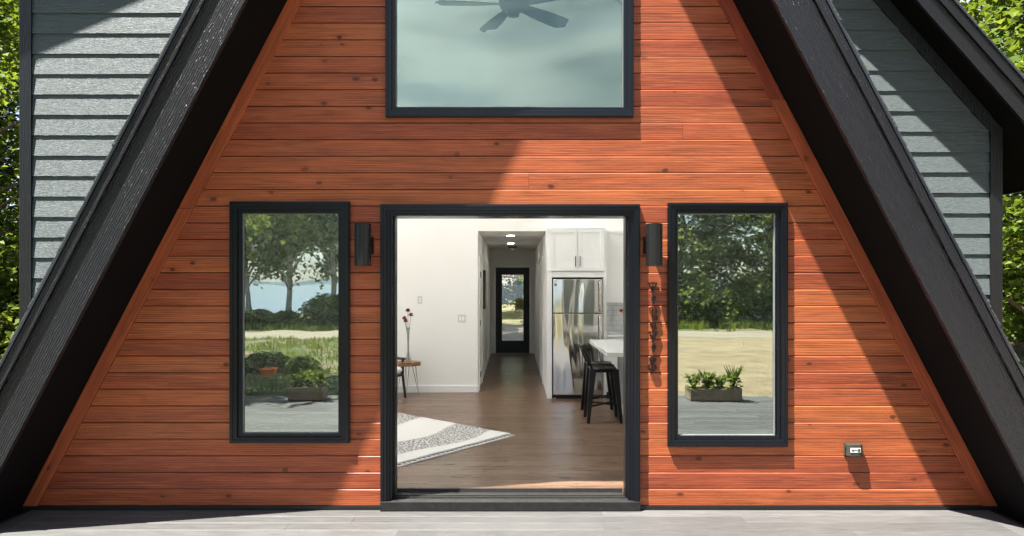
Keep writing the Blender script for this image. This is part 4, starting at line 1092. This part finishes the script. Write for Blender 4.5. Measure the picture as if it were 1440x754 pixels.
# ------------------------------------------------------------------ trees
def leaf_quad(mb, c, s, rr, droop=.3):
    a = rr.uniform(0, 2 * math.pi); d = Vector((math.cos(a), math.sin(a), rr.uniform(-.8, .35) - droop)).normalized()
    sd = d.cross(Vector((rr.uniform(-.5, .5), rr.uniform(-.5, .5), 1))).normalized(); up = sd.cross(d) * .25 * s
    c = Vector(c); w = s * .42
    mb.face([c, c + d * s * .45 + sd * w + up, c + d * s, c + d * s * .45 - sd * w + up])
def grow(seed, height, crown_r, z0, n_limb, n_clu, n_leaf, leaf_s, trunk_r, shape='round', lean=.0, clu_r=.45):
    rr = random.Random(seed); tr = MB(); cr = MB()
    pts = [Vector((0, 0, -.1))]; k = 8
    for i in range(1, k + 1): pts.append(Vector((lean * i / k + rr.uniform(-.06, .06) * trunk_r * 8, rr.uniform(-.06, .06) * trunk_r * 8, height * .92 * i / k)))
    tr.tube(pts, [trunk_r * (1.25 if i == 0 else 1) * (1 - .88 * i / k) + .012 for i in range(k + 1)], 10)
    def env(t):
        if shape == 'cone': return (1 - t) * .95 + .05
        if shape == 'birch': return .55 + .45 * math.sin(math.pi * min(1, t * .9 + .1))
        return math.sqrt(max(0, 1 - (2 * t - .85) ** 2 * .8)) 
    tips = []
    for i in range(n_limb):
        t = (i + rr.random() * .8) / n_limb; z = z0 + (height - z0) * t
        zz = max(.4, z - crown_r * (.35 if shape != 'cone' else .05)); f = min(.999, zz / (height * .92)) * k; j = int(f); base = pts[j].lerp(pts[min(k, j + 1)], f - j)
        a = i * 2.399 + rr.uniform(-.4, .4); L = crown_r * env(t) * rr.uniform(.7, 1.12)
        tip = Vector((math.cos(a) * L, math.sin(a) * L, z + (rr.uniform(-.1, .5) if shape != 'cone' else -.25 * L)))
        mid = base.lerp(tip, .5) + Vector((0, 0, .12 * L if shape != 'birch' else .3 * L))
        r0 = trunk_r * .38 * (1 - .6 * t)
        tr.tube([base, mid, tip], [r0, r0 * .6, .008], 6)
        for s in range(3):
            q = mid.lerp(tip, rr.uniform(.1, .8)); e = q + Vector((rr.uniform(-1, 1), rr.uniform(-1, 1), rr.uniform(-.3, .6))) * L * .3
            tr.tube([q, e], [r0 * .3, .005], 5); tips.append((q, e))
        tips.append((base.lerp(mid, .6), mid)); tips.append((mid, tip)); tips.append((mid, tip))
    for i in range(n_clu):
        a, b = rr.choice(tips); t = rr.uniform(.25, 1.1); c = a.lerp(b, t) + Vector((rr.gauss(0, .22), rr.gauss(0, .22), rr.gauss(0, .18))) * crown_r * .45
        R0 = clu_r * rr.uniform(.5, 1.2)
        for q in range(n_leaf):
            v = Vector((rr.gauss(0, .5), rr.gauss(0, .5), rr.gauss(0, .34))) * R0
            if shape == 'birch': v.z = -abs(v.z) * 2.0 + .2
            leaf_quad(cr, c + v, leaf_s * rr.uniform(.6, 1.25), rr, .6 if shape == 'birch' else .25)
    return tr, cr
def make_tree(name, loc, label, seed, bark, leafm, group='trees around the cabin', **kw):
    tr, cr = grow(seed, **kw)
    o = thing(name, (0, 0, 0), label, 'tree', group)
    tr.build('trunk', bark, o, smooth=True, recalc=False); cr.build('crown', leafm, o, recalc=False)
    o.location = loc
    return o
maple = make_tree('maple_tree', (-11.6, 9.2, GZ), 'bright green maple at the left edge beside the grey siding', 1, 'bark', 'leaf_maple', height=8.5, crown_r=3.1, z0=1.3, n_limb=34, n_clu=620, n_leaf=26, leaf_s=.15, trunk_r=.17, clu_r=.55)
dark = make_tree('evergreen_tree', (-14.2, 13.5, GZ), 'dark dense evergreen behind the bright maple at left', 2, 'bark', 'leaf_dark', height=11, crown_r=3.2, z0=.5, n_limb=60, n_clu=640, n_leaf=26, leaf_s=.17, trunk_r=.2, shape='cone', clu_r=.55)
birch = make_tree('birch_tree', (-13.0, -28, GZ), 'thin birch with hanging leaves mirrored in the left window, leftmost', 3, 'bark_pale', 'leaf_birch', group='lakeside trees', height=8.0, crown_r=2.5, z0=2.1, n_limb=26, n_clu=430, n_leaf=22, leaf_s=.17, trunk_r=.12, shape='birch', clu_r=.6)
oak = make_tree('oak_tree', (8.5, -29, GZ), 'round dense green tree mirrored in the right window, left of its group', 4, 'bark', 'leaf_birch', group='lakeside trees', height=7.6, crown_r=2.9, z0=.7, n_limb=34, n_clu=560, n_leaf=24, leaf_s=.2, trunk_r=.17, clu_r=.6)

birch.scale = oak.scale = (1.2, 1.2, 1.2)
more = [  # source, x, y, scale, rot, label
 (dark, -10.6, 7.4, .42, 1.0, 'short dark evergreen at the far left, in front of the tall maple'),
 (maple, -15.5, 8.5, 1.0, 2.2, 'tall maple farther out at the left of the cabin'),
 (dark, -11.7, 14.5, .95, .7, 'dark evergreen close behind the left corner of the cabin'),
 (dark, -18, 11, 1.1, 2.7, 'tall dark evergreen at the far left'),
 (maple, 12.9, 10.4, 1.35, .5, 'bright green maple at right beneath the eave'),
 (maple, 14.6, 13.0, 1.15, 3.1, 'tall maple behind the right roof edge'),
 (dark, 17.5, 14.5, 1.1, 1.3, 'dark evergreen at right behind the maple'),
 (dark, 20.5, 9.5, 1.0, .3, 'dark evergreen at the far right'),
 (maple, 20, 19, 1.3, 1.9, 'large maple deep in the woods at right'),
 (dark, 14.8, 22, 1.2, 2.1, 'dark evergreen deep in the woods at right'),
 (maple, -4.3, 17.8, 1.2, .4, 'maple close behind the cabin that shades the rear drive'),
 (maple, -4.6, 23.5, 1.2, 1.4, 'second maple along the shaded rear drive'),
 (maple, 3.2, 31, 1.1, .2, 'bright maple seen through the rear door glass, right'),
 (maple, -3.6, 34, 1.2, 2.0, 'tall maple seen through the rear door glass, left'),
 (dark, .4, 40, 1.2, 1.0, 'dark evergreen behind the rear parking area'),
 (dark, 7.5, 37, 1.1, .4, 'dark evergreen right of the rear parking area'),
 (dark, -8.5, 36, 1.15, 2.9, 'dark evergreen left of the rear parking area'),
 (birch, -9.1, -21.8, 1.05, 1.7, 'middle birch with a straight trunk mirrored in the left window'),
 (birch, -7.4, -22.3, .98, 3.9, 'birch with a forked crown mirrored at the right of the left window'),
 (birch, -13.5, -24.5, 1.1, 2.5, 'birch leaning over the lake at the far left of the shore'),
 (birch, -4.2, -25.0, .72, .9, 'short young birch near the middle of the shore'),
 (birch, -17, -22, 1.0, 5.0, 'birch at the left end of the shore row'),
 (oak, 10.6, -22.5, 1.08, 1.6, 'round dense tree mirrored in the right window, right of its group'),
 (oak, 14.6, -23.5, 1.15, 4.1, 'dense tree at the right end of the shore row'),
 (oak, 18.8, -25, 1.2, 2.6, 'broad tree beyond the right end of the gravel drive'),
 (oak, 4.6, -24.5, .85, .7, 'smaller round tree left of the dense shore group'),
 (dark, 13.6, -29, .7, .9, 'dark evergreen rising behind the dense shore group'),
 (oak, 24, -21, 1.2, 5.2, 'broad tree near the road at the far right'),
 (birch, -6.9, -8.2, 1.12, 4.4, 'birch on the front lawn that shades the left end of the deck'),
]
for (src, x, y, s, rz, lab) in more:
    if y < -14: y -= 5.5; s *= 1.2; x *= 1.18
    nm = dup(src, (x, y, GZ), rz, s, lab)

def shrub_proto(name, seed, r, h, n, ls, label, mat='leaf_shrub', group='shrubs along the shore'):
    rr = random.Random(seed); cr = MB(); tr = MB(); 
    for i in range(9):
        a = rr.uniform(0, 6.28); e = Vector((math.cos(a) * r * .7, math.sin(a) * r * .7, h * rr.uniform(.5, .95))); tr.tube([(0, 0, -.05), e * .5 + Vector((0, 0, .1 * h)), e], [.02, .014, .005], 5)
    for i in range(n):
        a = rr.uniform(0, 6.28); q = math.sqrt(rr.random()); z = rr.random()
        rad = r * q * math.sqrt(max(0.05, 1 - (z * .95) ** 2)) * (1 + .35 * noise.noise(Vector((math.cos(a) * 2, math.sin(a) * 2, seed + z * 2))))
        leaf_quad(cr, (math.cos(a) * rad, math.sin(a) * rad, z * h * (1 + .2 * noise.noise(Vector((a, seed, 0))))), ls * rr.uniform(.6, 1.3), rr, .1)
    o = thing(name, (0, 0, 0), label, 'shrub', group); tr.build('stems', 'bark', o, recalc=False); cr.build('foliage', mat, o, recalc=False); return o
shr = shrub_proto('shrub', 5, 1.0, 1.15, 2600, .14, 'round leafy shrub at the road edge mirrored in the left window, leftmost')
shr.location = (-13.3, -25.4, GZ); shr.scale = (1.2, 1.2, 1.2)
sh_list = [(-9.9, -19.6, .75, 'low green shrub beside the leftmost round one on the road edge'), (-8.7, -19.0, .7, 'small shrub under the middle birch'), (-6.9, -19.3, 1.35, 'big bushy shrub under the right birch mirrored in the left window'),
 (-5.6, -19.8, .9, 'shrub right of the big bushy one at the road edge'), (-12.8, -19.5, 1.0, 'shrub at the far left of the road edge'), (-4.0, -20, .8, 'shrub near the young birch on the shore'), (-1.8, -20.5, .7, 'low shrub straight across the road from the doorway'), (.6, -20.2, .75, 'low shrub across the road right of the doorway'),
 (2.8, -20.4, 1.0, 'shrub at the left foot of the dense shore trees'), (5.2, -20.0, 1.3, 'tall shrub below the smaller round tree'), (7.0, -20.4, 1.5, 'tall shrub mirrored at the left of the right window'), (8.6, -20.0, 1.2, 'middle shrub mirrored in the right window'), (10.0, -20.6, 1.5, 'bushy shrub mirrored at the right of the right window'), (11.8, -20.2, 1.3, 'shrub at the right foot of the dense shore trees'), (13.9, -20.4, 1.5, 'large shrub at the right of the shore group'), (16, -20, 1.3, 'shrub at the far right of the road edge')]
for i, (x, y, s, lab) in enumerate(sh_list): dup(shr, (x * 1.18, y - 6.2, GZ), i * 1.3, (s * 1.2, s * 1.2, s * (.85 if x < 2 else 1.25)), lab)
for i, (x, y, s, lab) in enumerate([(-8.9, 8.3, 1.5, 'dark shrub beside the left corner of the cabin'), (-10.8, 10.8, 1.9, 'tall dark shrub under the left maple'), (-9.4, 12.6, 1.8, 'dark shrub behind the left side of the cabin'), (12.8, 15.5, 1.6, 'dark shrub under the maples at right'), (18.2, 17.4, 1.8, 'dark shrub beside the grey shed'), (1.9, 26.5, 1.3, 'yellow-green shrub seen through the rear door glass'), (-1.6, 27.5, 1.0, 'small shrub left behind the rear parking area')]):
    o = dup(shr, (x, y, GZ), i * 1.1, s, lab, 'shrubs around the cabin')
# front lawn hedge (seen in the left window)
for i, (x, y, s, lab) in enumerate([(-6.6, -9.6, .62, 'low hedge bush on the front lawn, leftmost of three'), (-5.5, -9.9, .5, 'low hedge bush on the front lawn beside the orange tub'), (-4.6, -9.7, .42, 'smallest low hedge bush on the front lawn')]):
    dup(shr, (x, y, GZ), i * 2.1, (s * 1.3, s, s * .7), lab, 'low bushes on the front lawn')
tbx, tby = -5.15, -9.0
tub = thing('garden_tub', (tbx, tby, GZ), 'orange plastic garden tub on the front lawn mirrored in the left window', 'tub')
MB().lathe([(.15, 0.003), (.19, .15), (.2, .16), (.2, .175), (.18, .175), (.17, .14)], (tbx, tby, GZ), 24).build('tub_body', 'orange_plastic', tub, smooth='auto')
MB().tube([(tbx - .17, tby, GZ + .16), (tbx - .1, tby - .05, GZ + .27), (tbx + .1, tby - .05, GZ + .27), (tbx + .17, tby, GZ + .16)], .008, 8).build('handle', 'black_metal', tub)
# garden frame
gx, gy = -4.2, -12.0; gf = thing('garden_arch', (gx, gy, GZ), 'thin dark metal garden arch standing on the front lawn', 'garden arch')
MB().tube([(gx - .13, gy, GZ), (gx - .13, gy, GZ + .95), (gx + .13, gy, GZ + .95), (gx + .13, gy, GZ)], .009, 6).build('hoop', 'black_metal', gf)
# rough grass and weeds on the front lawn and at the left of the house
gt = MB(); rr = random.Random(77)
def tufts(n, x0, x1, y0, y1, h, ok=lambda x, y: True):
    for i in range(n):
        x, y = rr.uniform(x0, x1), rr.uniform(y0, y1)
        if not ok(x, y) or noise.noise(Vector((x * .5, y * .5, 3))) < -.08: continue
        for q in range(5):
            a = rr.uniform(0, 6.28); d = Vector((math.cos(a) * .4, math.sin(a) * .4, 1)); b0 = Vector((x + rr.gauss(0, .06), y + rr.gauss(0, .06), GZ)); hh_ = h * rr.uniform(.4, 1.3); sd2 = Vector((-math.sin(a), math.cos(a), 0)) * hh_ * .09
            gt.face([b0 - sd2, b0 + sd2, b0 + d * hh_])
tufts(5200, -14, .5, -18.8, -5.5, .13); tufts(1500, 1, 30, -25, -22.7, .35); tufts(900, -20, 1, -25, -22.7, .25); tufts(700, 4.6, 7, -4, 0, .1, lambda x, y: x > 5.2)
gt_o = gt.build('grass', 'leaf_birch', None, recalc=False); tag(gt_o, 'rough grass and weeds on the lawn in front of the cabin', 'grass', kind='stuff')
# deck planters
def planter(cx, cy, w, label, seed, rz=0):
    P_ = thing('planter_box', (cx, cy, 0), label, 'planter', 'wooden planters on the deck edge')
    m = MB(); m.box(cx - w / 2, cx + w / 2, cy - .16, cy - .135, .012, .2).box(cx - w / 2, cx + w / 2, cy + .135, cy + .16, .012, .2).box(cx - w / 2, cx - w / 2 + .025, cy - .134, cy + .134, .012, .2).box(cx + w / 2 - .025, cx + w / 2, cy - .134, cy + .134, .012, .2).box(cx - w / 2 + .03, cx + w / 2 - .03, cy - .13, cy + .13, .03, .17)
    m.build('box', 'planter_wood', P_, bevel=.004)
    ft = MB()
    for x in (cx - w / 2 + .05, cx + w / 2 - .05): ft.box(x - .03, x + .03, cy - .12, cy + .12, .0005, .0115)
    ft.build('feet', 'planter_wood', P_)
    rr = random.Random(seed); n = max(3, int(w / .2))
    for k in range(n):
        x = cx - w / 2 + w * (k + .5) / n
        pl = thing('potted_plant', (x, cy, .17), '', 'plant', 'leafy plants in the deck planters')
        pl['label'] = PLN.pop(0)
        f = MB(); hgt = rr.uniform(.16, .3)
        for i in range(90):
            a = rr.uniform(0, 6.28); q = rr.uniform(0, .15); leaf_quad(f, (x + math.cos(a) * q, cy + math.sin(a) * q, .17 + rr.random() * hgt), rr.uniform(.05, .1), rr, -.3)
        for i in range(12):
            a = rr.uniform(0, 6.28); d_ = Vector((math.cos(a) * .3, math.sin(a) * .3, 1)).normalized(); s_ = Vector((-d_.y, d_.x, 0)).normalized() * .014; b_ = Vector((x, cy, .17)); L_ = hgt * 1.4
            f.face([b_ - s_, b_ + s_, b_ + d_ * L_ * .6 + s_, b_ + d_ * L_ + Vector((math.cos(a), math.sin(a), -.2)) * .05, b_ + d_ * L_ * .6 - s_])
        f.build('leaves', 'leaf_shrub', pl, recalc=False)
PLN = ['leafy plant at the left end of the right planter', 'leafy plant left of centre in the right planter', 'leafy plant right of centre in the right planter', 'leafy plant at the right end of the right planter', 'leafy plant at the left end of the left planter', 'leafy plant left of centre in the left planter', 'leafy plant right of centre in the left planter', 'leafy plant at the right end of the left planter']
planter(3.02, -4.95, .8, 'wooden planter with leafy plants on the right front corner of the deck', 3)
planter(-3.12, -5.0, .52, 'wooden planter with leafy plants on the left front edge of the deck', 8)
# neighbour's shed at right
sx, sy = 21.3, 21.5; sd_ = thing('garden_shed', (sx, sy, GZ), 'plain grey shed with a low gable roof among the trees at right', 'shed')
MB().box(sx - 2, sx + 2, sy - 1.5, sy + 1.5, GZ, 2.1).build('wall', 'shed_paint', sd_)
MB().prism([(sx - 2.25, 2.05), (sx, 3.1), (sx + 2.25, 2.05), (sx + 2.25, 2.18), (sx, 3.25), (sx - 2.25, 2.18)], sy - 1.75, sy + 1.75).build('roof', 'shingles', sd_)
so_ = MB().box(sx - 1.9, sx - .95, sy - 1.53, sy - 1.501, GZ + .05, 1.8).build('door', 'white_trim', sd_); MB().box(sx - 1.08, sx - 1.05, sy - 1.58, sy - 1.531, .8, .9).build('handle', 'black_metal', so_)

# ================================================================== CAMERA, SKY, SUN
cam = bpy.data.cameras.new('camera'); co = bpy.data.objects.new('camera', cam); col.objects.link(co)
co.location = (0, -D, EYE); co.rotation_euler = (R(90), 0, 0)
cam.sensor_width = 36; cam.lens = 24.0; cam.shift_y = (CY - 377) / 1440; cam.shift_x = -(CX - 720) / 1440
cam.clip_start = .05; cam.clip_end = 6000; scene.camera = co

sv = Vector((180, 99, -486)).normalized()              # direction the light travels
sun = bpy.data.lights.new('sun', 'SUN'); sun.energy = 5.0; sun.angle = R(.5); sun.color = (1.0, .955, .88)
so = bpy.data.objects.new('sun', sun); col.objects.link(so); so.rotation_euler = sv.to_track_quat('-Z', 'Y').to_euler(); so.location = (-6, -6, 14)
w = bpy.data.worlds.new('World'); scene.world = w; w.use_nodes = True; nt = w.node_tree; bg = nt.nodes['Background']
sky = nt.nodes.new('ShaderNodeTexSky'); sky.sky_type = 'NISHITA'; sky.sun_disc = False
sky.sun_elevation = math.asin(-sv.z); sky.sun_rotation = math.atan2(-sv.x, -sv.y); sky.air_density = 1.0; sky.dust_density = .5; sky.ozone_density = 1.0
tc = nt.nodes.new('ShaderNodeTexCoord'); mp = nt.nodes.new('ShaderNodeMapping'); mp.inputs['Scale'].default_value = (1.0, 1.0, 4.5); mp.inputs['Location'].default_value = CLOUD
nz = nt.nodes.new('ShaderNodeTexNoise'); nz.inputs['Scale'].default_value = 2.3; nz.inputs['Detail'].default_value = 7; nz.inputs['Roughness'].default_value = .55; nz.inputs['Distortion'].default_value = .4
cr = nt.nodes.new('ShaderNodeValToRGB'); cr.color_ramp.elements[0].position = .40; cr.color_ramp.elements[1].position = .56
mx = nt.nodes.new('ShaderNodeMix'); mx.data_type = 'RGBA'; 
nz2 = nt.nodes.new('ShaderNodeTexNoise'); nz2.inputs['Scale'].default_value = 4.5; nz2.inputs['Detail'].default_value = 5; nt.links.new(mp.outputs[0], nz2.inputs['Vector'])
cr2 = nt.nodes.new('ShaderNodeValToRGB'); cr2.color_ramp.elements[0].position = .35; cr2.color_ramp.elements[0].color = (2.2, 2.6, 2.8, 1); cr2.color_ramp.elements[1].position = .65; cr2.color_ramp.elements[1].color = (8, 8, 7.9, 1)
nt.links.new(nz2.outputs['Fac'], cr2.inputs['Fac']); nt.links.new(cr2.outputs['Color'], mx.inputs[7])
sc_ = nt.nodes.new('ShaderNodeMath'); sc_.operation = 'MULTIPLY'; sc_.inputs[1].default_value = .72
nt.links.new(tc.outputs['Generated'], mp.inputs['Vector']); nt.links.new(mp.outputs[0], nz.inputs['Vector']); nt.links.new(nz.outputs['Fac'], cr.inputs['Fac'])
nt.links.new(cr.outputs['Color'], sc_.inputs[0]); nt.links.new(sc_.outputs[0], mx.inputs[0]); nt.links.new(sky.outputs[0], mx.inputs[6]); nt.links.new(mx.outputs[2], bg.inputs['Color'])
bg.inputs['Strength'].default_value = .05

vs_ = scene.view_settings; vs_.view_transform = 'Standard'; vs_.look = 'None'; vs_.exposure = 2.27; vs_.gamma = 1.0; vs_.use_curve_mapping = False
scene.cycles.use_denoising = True; scene.cycles.max_bounces = 10; scene.cycles.diffuse_bounces = 5; scene.cycles.glossy_bounces = 4; scene.cycles.transparent_max_bounces = 12
scene.cycles.sample_clamp_indirect = 6; scene.cycles.caustics_reflective = True; scene.cycles.caustics_refractive = False
